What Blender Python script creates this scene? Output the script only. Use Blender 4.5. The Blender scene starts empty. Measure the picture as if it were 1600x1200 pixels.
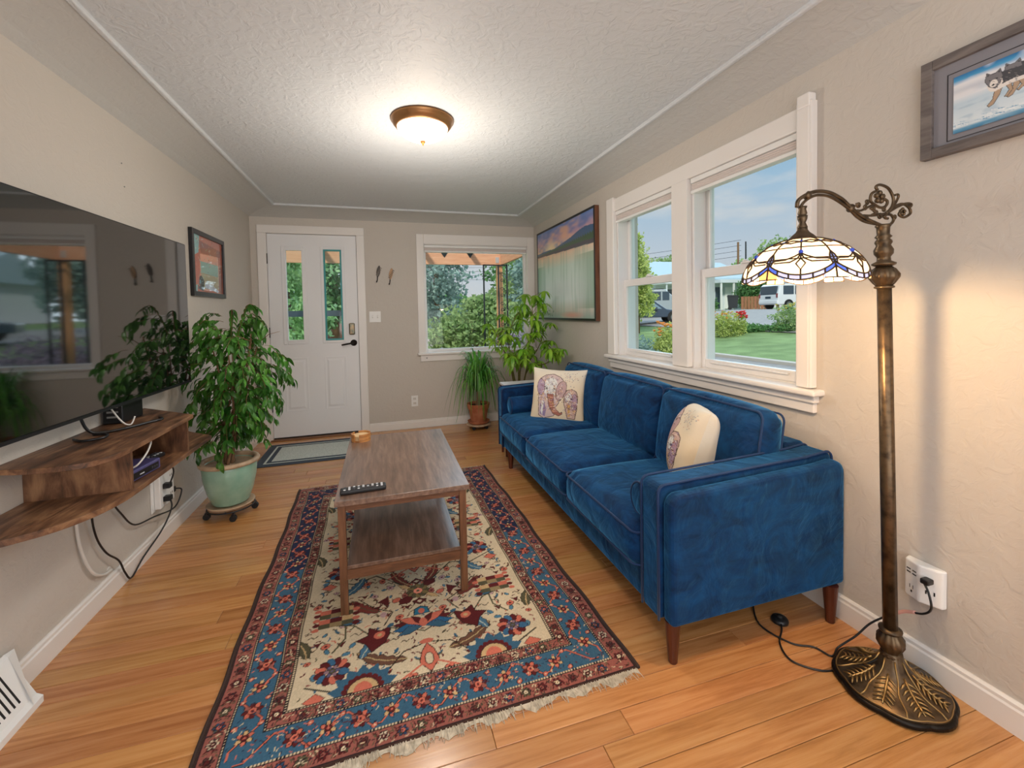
import bpy, bmesh, math, random
import numpy as np
from mathutils import Vector, Matrix, Euler, Quaternion
PI = math.pi
random.seed(7); rng = np.random.default_rng(7)
W, L, H = 2.911, 4.751, 2.280          # room width, distance to the front wall, flat ceiling
YB = -1.9                              # back of the room
C = bpy.context.scene.collection
sc = bpy.context.scene

# ---------------------------------------------------------------- camera, world, light, exposure
cam_d = bpy.data.cameras.new('camera'); cam = bpy.data.objects.new('camera', cam_d); C.objects.link(cam)
sc.camera = cam
cam_d.sensor_fit = 'HORIZONTAL'; cam_d.sensor_width = 36.0
cam_d.lens = 675.52 / 1600 * 36; cam_d.shift_y = (509.006 - 600) / 1600
cam_d.clip_start = 0.05; cam_d.clip_end = 300
def cam_matrix(yaw, pitch, roll, loc):
    f = Vector((math.sin(yaw)*math.cos(pitch), math.cos(yaw)*math.cos(pitch), math.sin(pitch)))
    r = Vector((math.cos(yaw), -math.sin(yaw), 0)); u = r.cross(f)
    c, s = math.cos(roll), math.sin(roll)
    r2 = c*r + s*u; u2 = -s*r + c*u
    m = Matrix((r2, u2, -f)).transposed().to_4x4(); m.translation = loc
    return m
cam.matrix_world = cam_matrix(0.2919, -0.0331, -0.0196, Vector((1.2007, 0, 1.2371)))

sc.view_settings.view_transform = 'Standard'; sc.view_settings.look = 'None'
sc.view_settings.gamma = 1; sc.view_settings.exposure = 0.0
sc.view_settings.use_curve_mapping = False

world = bpy.data.worlds.new('sky'); sc.world = world; world.use_nodes = True
nt = world.node_tree; nt.nodes.clear()
def N(t, tree=None, **kw):
    n = (tree or nt).nodes.new(t)
    for k, v in kw.items(): setattr(n, k, v)
    return n
out = N('ShaderNodeOutputWorld'); bg = N('ShaderNodeBackground'); bg.inputs[1].default_value = 0.95
tc = N('ShaderNodeTexCoord'); sep = N('ShaderNodeSeparateXYZ'); nt.links.new(tc.outputs['Generated'], sep.inputs[0])
ramp = N('ShaderNodeValToRGB'); nt.links.new(sep.outputs[2], ramp.inputs[0])
cr = ramp.color_ramp; cr.elements[0].position = 0.0; cr.elements[0].color = (.78, .72, .72, 1)
cr.elements[1].position = 0.75; cr.elements[1].color = (.26, .46, .72, 1)
e = cr.elements.new(0.10); e.color = (.66, .68, .76, 1)
e = cr.elements.new(0.26); e.color = (.42, .58, .76, 1)
mp = N('ShaderNodeMapping'); mp.inputs['Scale'].default_value = (2.2, 2.2, 9.0); nt.links.new(tc.outputs['Generated'], mp.inputs[0])
nz = N('ShaderNodeTexNoise'); nz.inputs['Scale'].default_value = 1.7; nz.inputs['Detail'].default_value = 7; nz.inputs['Roughness'].default_value = .55
nt.links.new(mp.outputs[0], nz.inputs['Vector'])
cl = N('ShaderNodeValToRGB'); cl.color_ramp.elements[0].position = .46; cl.color_ramp.elements[1].position = .72
nt.links.new(nz.outputs['Fac'], cl.inputs[0])
mx = N('ShaderNodeMix', data_type='RGBA'); nt.links.new(cl.outputs[0], mx.inputs[0])
nt.links.new(ramp.outputs[0], mx.inputs[6]); mx.inputs[7].default_value = (.86, .78, .76, 1)
nt.links.new(mx.outputs[2], bg.inputs[0]); nt.links.new(bg.outputs[0], out.inputs[0])

def light(kind, name, loc, power, color, size=None, rot=None, **kw):
    d = bpy.data.lights.new(name, kind); d.energy = power; d.color = color
    if kind == 'AREA': d.shape = 'RECTANGLE'; d.size, d.size_y = size
    elif kind == 'POINT': d.shadow_soft_size = size
    elif kind == 'SUN': d.angle = size
    for k, v in kw.items(): setattr(d, k, v)
    o = bpy.data.objects.new(name, d); o.location = loc
    if rot: o.rotation_euler = rot
    C.objects.link(o); return o
# low hazy sun from behind the house; it lights the gardens, not the room
light('SUN', 'sun', (0, 0, 20), 3.6, (1, .90, .78), .12, (math.radians(52), 0, math.radians(-32)))
# broad cool glow of the open sky before the house, falling in through the windows
light('SUN', 'sky_glow_side', (14, 3, 10), 2.6, (.72, .86, 1), math.radians(60), (math.radians(-72), 0, math.radians(-80)))
light('SUN', 'sky_glow', (8, 14, 12), 2.2, (.74, .87, 1), math.radians(70), (math.radians(-62), 0, math.radians(-38)))
# soft fill light added unseen behind the camera to brighten the room
light('AREA', 'rear_fill_light', (1.45, YB+.15, 1.05), 42, (.98, .98, 1), (2.5, 1.8), (PI/2+math.radians(30), 0, 0))
# second added fill, unseen behind the camera, aimed up to bounce off the ceiling
light('AREA', 'ceiling_bounce_fill', (1.45, -1.0, 1.75), 52, (.97, .98, 1), (2.2, 1.4), (PI, 0, 0))

# ---------------------------------------------------------------- helpers
def lin(c):
    if isinstance(c, str): c = [int(c[i:i+2], 16)/255 for i in (0, 2, 4)]
    return tuple((v/12.92 if v <= .04045 else ((v+.055)/1.055)**2.4) for v in c)
def mat(name, color, rough=.5, metal=0, bump=None, vary=None, coord='pos', sheen=0, spec=None, coat=0, emit=None, attr=False, ior=None, trans=None, scale3=None):
    """color: srgb hex. bump=(scale, distance, detail); vary=(scale, srgb hex 2, lo, hi); attr: colour from the mesh attribute 'Col'"""
    m = bpy.data.materials.new(name); m.use_nodes = True; t = m.node_tree; b = t.nodes['Principled BSDF']; l = t.links.new
    b.inputs['Base Color'].default_value = (*lin(color), 1); b.inputs['Roughness'].default_value = rough; b.inputs['Metallic'].default_value = metal
    if spec is not None: b.inputs['Specular IOR Level'].default_value = spec
    if ior: b.inputs['IOR'].default_value = ior
    if sheen: b.inputs['Sheen Weight'].default_value = sheen; b.inputs['Sheen Roughness'].default_value = .35
    if coat: b.inputs['Coat Weight'].default_value = coat; b.inputs['Coat Roughness'].default_value = .12
    vec = None
    if bump or vary:
        if coord == 'pos': g = N('ShaderNodeNewGeometry', t); vec = g.outputs['Position']
        else: g = N('ShaderNodeTexCoord', t); vec = g.outputs['Object']
        if scale3:
            mm = N('ShaderNodeMapping', t); mm.inputs['Scale'].default_value = scale3; l(vec, mm.inputs[0]); vec = mm.outputs[0]
    if attr:
        a = N('ShaderNodeAttribute', t); a.attribute_name = 'Col'; l(a.outputs['Color'], b.inputs['Base Color'])
    if vary:
        n = N('ShaderNodeTexNoise', t); n.inputs['Scale'].default_value = vary[0]; n.inputs['Detail'].default_value = 5; l(vec, n.inputs['Vector'])
        r = N('ShaderNodeValToRGB', t); r.color_ramp.elements[0].position = vary[2]; r.color_ramp.elements[1].position = vary[3]
        r.color_ramp.elements[0].color = (*lin(color), 1); r.color_ramp.elements[1].color = (*lin(vary[1]), 1)
        l(n.outputs['Fac'], r.inputs[0]); l(r.outputs[0], b.inputs['Base Color'])
    if bump:
        n = N('ShaderNodeTexNoise', t); n.inputs['Scale'].default_value = bump[0]; n.inputs['Detail'].default_value = bump[2] if len(bump) > 2 else 3; l(vec, n.inputs['Vector'])
        bp = N('ShaderNodeBump', t); bp.inputs['Distance'].default_value = bump[1]; bp.inputs['Strength'].default_value = 1; l(n.outputs['Fac'], bp.inputs['Height']); l(bp.outputs[0], b.inputs['Normal'])
    if emit: b.inputs['Emission Color'].default_value = (*lin(emit[0]), 1); b.inputs['Emission Strength'].default_value = emit[1]
    if trans:   # thin translucent sheet (leaf, lit glass, paper)
        tr = N('ShaderNodeBsdfTranslucent', t); tr.inputs[0].default_value = (*lin(trans[0]), 1)
        ms = N('ShaderNodeMixShader', t); ms.inputs[0].default_value = trans[1]
        l(b.outputs[0], ms.inputs[1]); l(tr.outputs[0], ms.inputs[2]); l(ms.outputs[0], t.nodes['Material Output'].inputs[0])
    return m
def wood(name, c1, c2, c3, rough=.4, scale=(1, 12, 12), coord='obj', per=True, bump=.0006, nscale=3.0, coat=0, posy=False):
    """streaky grain between three colours along the axis with the small scale"""
    m = bpy.data.materials.new(name); m.use_nodes = True; t = m.node_tree; b = t.nodes['Principled BSDF']; l = t.links.new
    g = N('ShaderNodeNewGeometry', t) if coord == 'pos' else N('ShaderNodeTexCoord', t)
    vec = g.outputs['Position'] if coord == 'pos' else g.outputs['Object']
    if per:
        oi = N('ShaderNodeObjectInfo', t); mu = N('ShaderNodeMath', t, operation='MULTIPLY'); mu.inputs[1].default_value = 37; l(oi.outputs['Random'], mu.inputs[0])
        ad = N('ShaderNodeVectorMath', t, operation='ADD'); l(vec, ad.inputs[0]); l(mu.outputs[0], ad.inputs[1]); vec = ad.outputs[0]
    mm = N('ShaderNodeMapping', t); mm.inputs['Scale'].default_value = scale; l(vec, mm.inputs[0])
    n = N('ShaderNodeTexNoise', t); n.inputs['Scale'].default_value = nscale; n.inputs['Detail'].default_value = 8; n.inputs['Roughness'].default_value = .62; n.inputs['Distortion'].default_value = .35; l(mm.outputs[0], n.inputs['Vector'])
    r = N('ShaderNodeValToRGB', t); r.color_ramp.elements[0].position = .28; r.color_ramp.elements[1].position = .74
    r.color_ramp.elements[0].color = (*lin(c1), 1); r.color_ramp.elements[1].color = (*lin(c3), 1); e = r.color_ramp.elements.new(.5); e.color = (*lin(c2), 1)
    l(n.outputs['Fac'], r.inputs[0]); last = r.outputs[0]
    if per:
        hs = N('ShaderNodeHueSaturation', t); mr = N('ShaderNodeMapRange', t); mr.inputs[3].default_value = .86; mr.inputs[4].default_value = 1.10
        l(oi.outputs['Random'], mr.inputs[0]); l(mr.outputs[0], hs.inputs['Value']); l(last, hs.inputs['Color']); last = hs.outputs[0]
        mh = N('ShaderNodeMath', t, operation='MULTIPLY'); mh.inputs[1].default_value = 7.31; fr = N('ShaderNodeMath', t, operation='FRACT'); l(oi.outputs['Random'], mh.inputs[0]); l(mh.outputs[0], fr.inputs[0])
        m2 = N('ShaderNodeMapRange', t); m2.inputs[3].default_value = .492; m2.inputs[4].default_value = .507; l(fr.outputs[0], m2.inputs[0]); l(m2.outputs[0], hs.inputs['Hue'])
    l(last, b.inputs['Base Color']); b.inputs['Roughness'].default_value = rough
    if coat: b.inputs['Coat Weight'].default_value = coat; b.inputs['Coat Roughness'].default_value = .15
    bp = N('ShaderNodeBump', t); bp.inputs['Distance'].default_value = bump; l(n.outputs['Fac'], bp.inputs['Height']); l(bp.outputs[0], b.inputs['Normal'])
    return m
def glass_mat(name, tint='ffffff', refl=.08, rough=.01, fres=False):
    m = bpy.data.materials.new(name); m.use_nodes = True; t = m.node_tree; t.nodes.clear(); l = t.links.new
    o = N('ShaderNodeOutputMaterial', t); a = N('ShaderNodeBsdfTransparent', t); a.inputs[0].default_value = (*lin(tint), 1)
    g = N('ShaderNodeBsdfGlossy', t); g.inputs['Roughness'].default_value = rough; ms = N('ShaderNodeMixShader', t); ms.inputs[0].default_value = refl
    if fres: f = N('ShaderNodeFresnel', t); f.inputs[0].default_value = 1.45; l(f.outputs[0], ms.inputs[0])
    l(a.outputs[0], ms.inputs[1]); l(g.outputs[0], ms.inputs[2]); l(ms.outputs[0], o.inputs[0]); return m

def worldloc(o):
    v = Vector((0, 0, 0))
    while o: v += o.location; o = o.parent
    return v
class MB:
    """collects shapes in world coordinates and links them as ONE mesh object"""
    def __init__(s): s.v = []; s.f = []; s.m = None
    def add(s, vs, fs, M=None):
        k = len(s.v); M = M or s.m
        s.v += [tuple(M @ Vector(p)) if M else tuple(p) for p in vs]; s.f += [tuple(i+k for i in f) for f in fs]; return s
    def box(s, x0, x1, y0, y1, z0, z1, M=None):
        vs = [(x, y, z) for x in (x0, x1) for y in (y0, y1) for z in (z0, z1)]
        return s.add(vs, [(0,1,3,2), (4,6,7,5), (0,4,5,1), (2,3,7,6), (0,2,6,4), (1,5,7,3)], M)
    def prism(s, poly, a, b, axis=2, M=None):
        def P(u, v, w): return {2: (u, v, w), 1: (u, w, v), 0: (w, u, v)}[axis]
        n = len(poly); vs = [P(u, v, a) for u, v in poly] + [P(u, v, b) for u, v in poly]
        return s.add(vs, [tuple(range(n))[::-1], tuple(range(n, 2*n))] + [(i, (i+1) % n, n+(i+1) % n, n+i) for i in range(n)], M)
    def lathe(s, prof, c=(0, 0, 0), n=24, M=None, ax=(0, 0, 1), sq=None):
        vs = []; T = Matrix.Translation(c) @ Vector((0, 0, 1)).rotation_difference(Vector(ax)).to_matrix().to_4x4()
        if M: T = M @ T
        elif s.m: T = s.m @ T
        for r, z in prof:
            for i in range(n):
                a = 2*PI*i/n; q = sq(a) if sq else 1; vs.append((r*q*math.cos(a), r*q*math.sin(a), z))
        fs = [(j*n+i, j*n+(i+1) % n, (j+1)*n+(i+1) % n, (j+1)*n+i) for j in range(len(prof)-1) for i in range(n)]
        if prof[0][0] > 1e-4: fs.append(tuple(range(n))[::-1])
        if prof[-1][0] > 1e-4: fs.append(tuple(range((len(prof)-1)*n, len(prof)*n)))
        return s.add(vs, fs, T)
    def tube(s, path, r, n=8, close=False, M=None, cap=True):
        P = [Vector(p) for p in path]; k = len(P); rr = r if isinstance(r, (list, tuple)) else [r]*k; vs = []; up = None
        for i, p in enumerate(P):
            a = P[(i-1) % k] if (close or i) else p; b = P[(i+1) % k] if (close or i < k-1) else p
            t = (b-a).normalized() if (b-a).length > 1e-9 else Vector((0, 0, 1))
            if up is None: up = Vector((0, 0, 1)) if abs(t.z) < .9 else Vector((1, 0, 0))
            u = (up - t*up.dot(t)); u = u.normalized() if u.length > 1e-6 else t.orthogonal().normalized(); up = u; w = t.cross(u)
            for j in range(n):
                q = 2*PI*j/n; vs.append(p + rr[i]*(math.cos(q)*u + math.sin(q)*w))
        fs = [(i*n+j, i*n+(j+1) % n, ((i+1) % k)*n+(j+1) % n, ((i+1) % k)*n+j) for i in range(k if close else k-1) for j in range(n)]
        if not close and cap: fs += [tuple(range(n))[::-1], tuple(range((k-1)*n, k*n))]
        return s.add(vs, fs, M)
    def ball(s, c, r, n=10, M=None, sz=1):
        m = max(4, n//2); return s.lathe([(r*math.sin(PI*i/m) if 0 < i < m else 0, -r*sz*math.cos(PI*i/m)) for i in range(m+1)], c, n, M)
    def build(s, name, m, parent=None, smooth=False, bev=0, seg=2, kind=None, fixn=True):
        me = bpy.data.meshes.new(name); off = worldloc(parent) if parent else Vector((0, 0, 0))
        me.from_pydata([(p[0]-off.x, p[1]-off.y, p[2]-off.z) for p in s.v], [], s.f); me.update()
        if fixn:
            bm = bmesh.new(); bm.from_mesh(me); bmesh.ops.recalc_face_normals(bm, faces=bm.faces); bm.to_mesh(me); bm.free()
        return finish(me, name, m, parent, smooth, bev, seg, kind)
def finish(me, name, m, parent=None, smooth=False, bev=0, seg=2, kind=None):
    if m: me.materials.append(m)
    if smooth: me.polygons.foreach_set('use_smooth', [True]*len(me.polygons))
    o = bpy.data.objects.new(name, me); C.objects.link(o)
    if parent: o.parent = parent
    if bev: b = o.modifiers.new('b', 'BEVEL'); b.width = bev; b.segments = seg; b.limit_method = 'ANGLE'; b.angle_limit = .6
    if kind: o['kind'] = kind
    return o
def tag(o, label, cat, group=None, kind=None):
    o['label'] = label; o['category'] = cat
    if group: o['group'] = group
    if kind: o['kind'] = kind
    return o
def thing(name, loc, label, cat, group=None, kind=None):
    o = bpy.data.objects.new(name, None); C.objects.link(o); o.location = loc; o.empty_display_size = .05
    return tag(o, label, cat, group, kind)
def struct(o): o['kind'] = 'structure'; return o
def B(x0, x1, y0, y1, z0, z1): return MB().box(x0, x1, y0, y1, z0, z1)
def inst(me, name, M, parent):
    """one more object of the same mesh, M in world space"""
    o = bpy.data.objects.new(name, me); C.objects.link(o)
    if parent: o.parent = parent; M = Matrix.Translation(-worldloc(parent)) @ M
    o.matrix_basis = M; return o
def mesh(name, vs, fs, m=None, smooth=False):
    me = bpy.data.meshes.new(name); me.from_pydata([tuple(v) for v in vs], [], fs); me.update()
    if m: me.materials.append(m)
    if smooth: me.polygons.foreach_set('use_smooth', [True]*len(me.polygons))
    return me

class Canvas:
    """flat print painted point by point; x right 0..w, y up 0..h, in metres"""
    def __init__(s, w, h, nx, ny, base):
        s.w, s.h, s.nx, s.ny = w, h, nx, ny
        s.X, s.Y = np.meshgrid(np.linspace(0, w, nx), np.linspace(0, h, ny)); s.c = np.empty((ny, nx, 3)); s.c[:] = lin(base)
    def sl(s, x0, x1, y0, y1):
        i0 = max(0, int(x0/s.w*(s.nx-1))-1); i1 = min(s.nx, int(x1/s.w*(s.nx-1))+3); j0 = max(0, int(y0/s.h*(s.ny-1))-1); j1 = min(s.ny, int(y1/s.h*(s.ny-1))+3)
        return (slice(j0, max(j0, j1)), slice(i0, max(i0, i1)))
    def put(s, k, mask, col, a=1):
        c = np.array(lin(col) if isinstance(col, str) else col); v = s.c[k]; al = (mask*a)[..., None] if mask.dtype != bool else mask[..., None]*a; s.c[k] = v*(1-al) + c*al
    def rect(s, x0, x1, y0, y1, col, a=1):
        k = s.sl(x0, x1, y0, y1); X, Y = s.X[k], s.Y[k]; s.put(k, (X >= x0) & (X <= x1) & (Y >= y0) & (Y <= y1), col, a)
    def poly(s, pts, col, edge=None, ew=.002):
        p = np.array(pts, float); k = s.sl(p[:, 0].min(), p[:, 0].max(), p[:, 1].min(), p[:, 1].max()); X, Y = s.X[k], s.Y[k]
        if X.size == 0: return
        ins = np.zeros(X.shape, bool); n = len(p)
        for i in range(n):
            (x1, y1), (x2, y2) = p[i], p[(i+1) % n]
            if y1 == y2: continue
            ins ^= ((Y > y1) != (Y > y2)) & (X < (x2-x1)*(Y-y1)/(y2-y1)+x1)
        s.put(k, ins, col)
        if edge: s.line(list(pts)+[pts[0]], ew, edge)
    def line(s, pts, w, col):
        for (x1, y1), (x2, y2) in zip(pts[:-1], pts[1:]):
            k = s.sl(min(x1, x2)-w, max(x1, x2)+w, min(y1, y2)-w, max(y1, y2)+w); X, Y = s.X[k], s.Y[k]
            if X.size == 0: continue
            dx, dy = x2-x1, y2-y1; t = np.clip(((X-x1)*dx+(Y-y1)*dy)/max(dx*dx+dy*dy, 1e-12), 0, 1)
            s.put(k, np.hypot(X-x1-t*dx, Y-y1-t*dy) < w/2, col)
    def ell(s, cx, cy, rx, ry, col, rot=0, edge=None, ew=.002, soft=0):
        R = max(rx, ry)+ew; k = s.sl(cx-R, cx+R, cy-R, cy+R); X, Y = s.X[k]-cx, s.Y[k]-cy
        if X.size == 0: return
        c, n = math.cos(rot), math.sin(rot); u = (X*c+Y*n); v = (-X*n+Y*c)
        d = np.hypot(u/rx, v/ry)
        if edge: s.put(k, np.hypot(u/(rx+ew), v/(ry+ew)) < 1, edge)
        if soft: s.put(k, np.clip((1-d)/soft, 0, 1), col)
        else: s.put(k, d < 1, col)
    def noise(s, amt, cells, seed=0, blend=True):
        r = np.random.default_rng(seed); g = r.normal(size=(cells[1]+2, cells[0]+2)); u = s.X/s.w*cells[0]; v = s.Y/s.h*cells[1]
        i = u.astype(int); j = v.astype(int); fu = u-i; fv = v-j
        z = g[j, i]*(1-fu)*(1-fv)+g[j, i+1]*fu*(1-fv)+g[j+1, i]*(1-fu)*fv+g[j+1, i+1]*fu*fv
        return z*amt
    def shade(s, z): s.c *= np.clip(1+z, 0, 3)[..., None]
    def build(s, name, m, pos, parent=None, smooth=False):
        """pos(X, Y) -> three arrays in world coordinates"""
        off = worldloc(parent) if parent else Vector((0, 0, 0))
        x, y, z = pos(s.X, s.Y); v = np.stack([x-off.x, y-off.y, z-off.z], -1).reshape(-1, 3)
        i = np.arange(s.nx-1)[None, :]+np.arange(s.ny-1)[:, None]*s.nx; f = np.stack([i, i+1, i+s.nx+1, i+s.nx], -1).reshape(-1, 4)
        me = bpy.data.meshes.new(name); me.vertices.add(len(v)); me.vertices.foreach_set('co', v.ravel().astype(np.float32))
        me.loops.add(f.size); me.loops.foreach_set('vertex_index', f.ravel().astype(np.int32)); me.polygons.add(len(f)); me.polygons.foreach_set('loop_start', np.arange(0, f.size, 4, dtype=np.int32))
        me.update(calc_edges=True)
        a = me.color_attributes.new('Col', 'FLOAT_COLOR', 'POINT'); col = np.ones((len(v), 4), np.float32); col[:, :3] = np.clip(s.c.reshape(-1, 3), 0, 1); a.data.foreach_set('color', col.ravel())
        return finish(me, name, m, parent, smooth)
# ---------------------------------------------------------------- materials
M = {}
def plaster(name, c, d, sc1=34):
    m = bpy.data.materials.new(name); m.use_nodes = True; t = m.node_tree; b = t.nodes['Principled BSDF']; l = t.links.new
    b.inputs['Base Color'].default_value = (*lin(c), 1); b.inputs['Roughness'].default_value = .55; b.inputs['Specular IOR Level'].default_value = .35
    g = N('ShaderNodeNewGeometry', t); n = N('ShaderNodeTexNoise', t); n.inputs['Scale'].default_value = sc1; n.inputs['Detail'].default_value = 3; n.inputs['Distortion'].default_value = 1.2
    n2 = N('ShaderNodeTexNoise', t); n2.inputs['Scale'].default_value = sc1*.35; n2.inputs['Detail'].default_value = 2
    l(g.outputs['Position'], n.inputs['Vector']); l(g.outputs['Position'], n2.inputs['Vector'])
    r = N('ShaderNodeMapRange', t); r.inputs[1].default_value = .42; r.inputs[2].default_value = .62; l(n.outputs['Fac'], r.inputs[0])
    a = N('ShaderNodeMath', t, operation='ADD'); l(r.outputs[0], a.inputs[0]); l(n2.outputs['Fac'], a.inputs[1])
    bp = N('ShaderNodeBump', t); bp.inputs['Distance'].default_value = d; l(a.outputs[0], bp.inputs['Height']); l(bp.outputs[0], b.inputs['Normal']); return m
M['wall'] = plaster('wall_plaster', 'c9c2b9', .0007, 24)
M['cove'] = plaster('cove_plaster', 'c6c6c3', .0008, 24)
M['ceil'] = plaster('ceiling_plaster', 'cfd3d6', .0016, 22)
M['trim'] = mat('white_trim', 'e9e5e1', .35)
M['door'] = mat('door_paint', 'eaebed', .4, bump=(60, .0003))
M['vinyl'] = mat('window_vinyl', 'e6e4e3', .3)
M['plank'] = wood('fir_plank', 'a36a3a', 'c48a54', 'd39e67', .25, (1.2, 22, 22), 'pos', True, .0003, 2.2, coat=.35)
M['gap'] = mat('floor_gap', '4a2c18', .8)
M['glass'] = glass_mat('window_glass', 'f4fafa', .014)
M['black'] = mat('black_plastic', '17181b', .38)
M['rubber'] = mat('black_rubber', '121214', .6)
M['iron'] = mat('black_iron', '2c3033', .5, .4)
M['shade'] = mat('shade_fabric', 'eae2de', .8)
M['white'] = mat('white_plastic', 'ececea', .3)
M['chrome'] = mat('metal_screw', 'a0a0a0', .3, .9)

# ---------------------------------------------------------------- room shell
T = .18
def wallbox(name, boxes, m):
    b = MB()
    for q in boxes: b.box(*q)
    return struct(b.build(name, m))
DX0, DX1, DZ = .144, .964, 2.045                       # door slab
WX0, WX1, WZ0, WZ1 = 1.645, 2.83, .80, 1.985           # front window opening
RY0, RY1, RZ0, RZ1 = 1.40, 2.905, .885, 1.975          # side window opening
ZT = 2.55
wallbox('wall_front', [(-T, DX0-.012, L, L+T, -.1, ZT), (DX0-.012, DX1+.012, L, L+T, DZ+.012, ZT), (DX1+.012, WX0, L, L+T, -.1, ZT),
                       (WX0, WX1, L, L+T, -.1, WZ0), (WX0, WX1, L, L+T, WZ1, ZT), (WX1, W+T, L, L+T, -.1, ZT)], M['wall'])
wallbox('wall_right', [(W, W+T, YB-T, RY0, -.1, ZT), (W, W+T, RY1, L, -.1, ZT), (W, W+T, RY0, RY1, -.1, RZ0), (W, W+T, RY0, RY1, RZ1, ZT)], M['wall'])
wallbox('wall_left', [(-T, 0, YB-T, L, -.1, ZT)], M['wall'])
wallbox('wall_back', [(-T, .5, YB-T, YB, -.1, ZT), (2.4, W+T, YB-T, YB, -.1, ZT), (.5, 2.4, YB-T, YB, 2.05, ZT), (.5, 2.4, YB-T-.02, YB-T, -.1, 2.05)], M['wall'])
c = .266; CZ = 2.205
ceil = struct(B(c, W-c, YB+c, L-c, H, H+.05).build('ceiling', M['ceil']))
b = MB()
for (p, q) in (((0, YB, 0, L), 'l'), ((W, YB, W, L), 'r'), ((0, L, W, L), 'f'), ((0, YB, W, YB), 'b')): pass
nseg = 6
def prof(k):      # shallow concave cove: distance from the wall, height
    s = k/nseg; return c*s, CZ + (H-.012-CZ)*(math.sin(s*PI/2)**.8 if s else 0)
ring = []
for k in range(nseg+1):
    d, z = prof(k); ring.append([(d, YB+d, z), (W-d, YB+d, z), (W-d, L-d, z), (d, L-d, z)])
vs = [p for r_ in ring for p in r_]
fs = [(4*k+i, 4*k+(i+1) % 4, 4*k+4+(i+1) % 4, 4*k+4+i) for k in range(nseg) for i in range(4)]
b.add(vs, fs); cove = b.build('cove', M['cove'], smooth=False); struct(cove); cove.name = 'ceiling_cove'
b = MB(); q = .011
for x0, x1, y0, y1 in ((c-q, c+q, YB+c-q, L-c+q), (W-c-q, W-c+q, YB+c-q, L-c+q), (c-q, W-c+q, L-c-q, L-c+q), (c-q, W-c+q, YB+c-q, YB+c+q)): b.box(x0, x1, y0, y1, H-.018, H+.004)
struct(b.build('trim_1', M['ceil'], bev=.005))
struct(B(-T, W+T, YB-T, L+T, H+.06, ZT+.05).build('ceiling_slab', M['ceil']))

# floor: every strip of the fir floor is a plank
fl = struct(B(-T, W+T, YB-T, L+T, -.12, -.009).build('floor', M['gap']))
pw = .0832; y = L - .02; r_ = 0
rp = random.Random(11)
while y > YB:
    y0 = max(y-pw, YB); x = .0; 
    xs = [0.0]
    if y > .45:
        nx_ = rp.uniform(.5, 1.9)
        while nx_ < W-.35: xs.append(nx_); nx_ += rp.uniform(1.0, 2.1)
    xs.append(W)
    for a, e in zip(xs[:-1], xs[1:]):
        g = .0013; zt = rp.uniform(-.0004, .0004)
        x0, x1, ya, yb = a+g*.5, e-g*.5, y0+g, y-g*.2; k = .0012
        v = [(x0, ya, -.009), (x1, ya, -.009), (x1, yb, -.009), (x0, yb, -.009), (x0, ya, zt-k), (x1, ya, zt-k), (x1, yb, zt-k), (x0, yb, zt-k),
             (x0+k, ya+k, zt), (x1-k, ya+k, zt), (x1-k, yb-k, zt), (x0+k, yb-k, zt)]
        f = [(0, 1, 5, 4), (1, 2, 6, 5), (2, 3, 7, 6), (3, 0, 4, 7), (4, 5, 9, 8), (5, 6, 10, 9), (6, 7, 11, 10), (7, 4, 8, 11), (8, 9, 10, 11)]
        o = bpy.data.objects.new('plank', mesh('plank', v, f, M['plank'])); C.objects.link(o); o.parent = fl
    y -= pw
struct(B(DX0-.02, DX1+.02, L-.045, L+.12, 0, .012).build('trim_2', wood('threshold_wood', '6b452a', '84583a', '946a48', .5), bev=.004))

# baseboards with a cap bead
def bboard(name, poly, a, e, axis):
    return struct(MB().prism(poly, a, e, axis).build(name, M['trim']))
bp = [(0, 0), (.016, 0), (.016, .072), (.012, .078), (.012, .088), (.006, .094), (0, .094)]
bboard('baseboard_left', bp, YB, L, 1)
bboard('baseboard_right', [(W-x, z) for x, z in bp], YB, L, 1)
bboard('baseboard_front', [(L-x, z*.92) for x, z in bp], DX1+.083, W-.016, 0)
bboard('baseboard_front', [(L-x, z*.92) for x, z in bp], .016, DX0-.083, 0)

# front door
d1 = bpy.data.objects.new('door_1', None); C.objects.link(d1); d1.location = (DX0, L, 0); struct(d1)
def part(mb, name, m, par, **k): return mb.build(name, m, par, **k)
yd0, yd1 = L+.012, L+.056
lites = [(.298, .458), (.655, .815)]; LZ0, LZ1 = .985, 1.895
s = MB(); z0 = .015
s.box(DX0, DX1, yd0, yd1, z0, LZ0); s.box(DX0, DX1, yd0, yd1, LZ1, DZ)
s.box(DX0, lites[0][0], yd0, yd1, LZ0, LZ1); s.box(lites[0][1], lites[1][0], yd0, yd1, LZ0, LZ1); s.box(lites[1][1], DX1, yd0, yd1, LZ0, LZ1)
part(s, 'slab', M['door'], d1)
M['teal'] = mat('teal_tape', '3f9a9c', .5)
def frame(x0, x1, z0, z1, w, y0, y1):
    return MB().box(x0, x0+w, y0, y1, z0, z1).box(x1-w, x1, y0, y1, z0, z1).box(x0+w, x1-w, y0, y1, z0, z0+w).box(x0+w, x1-w, y0, y1, z1-w, z1)
for i, (a, e) in enumerate(lites):
    part(frame(a-.034, e+.034, LZ0-.034, LZ1+.034, .034, yd0-.010, yd0), 'lite_frame', M['door'], d1, bev=.004)
    part(frame(a-.006, e+.006, LZ0-.006, LZ1+.006, .016, yd0-.014, yd0+.016), 'lite_bead', M['teal'] if i else M['door'], d1, bev=.002)
    part(MB().box(a, e, yd0+.018, yd0+.023, LZ0, LZ1), 'pane', M['glass'], d1)
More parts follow.
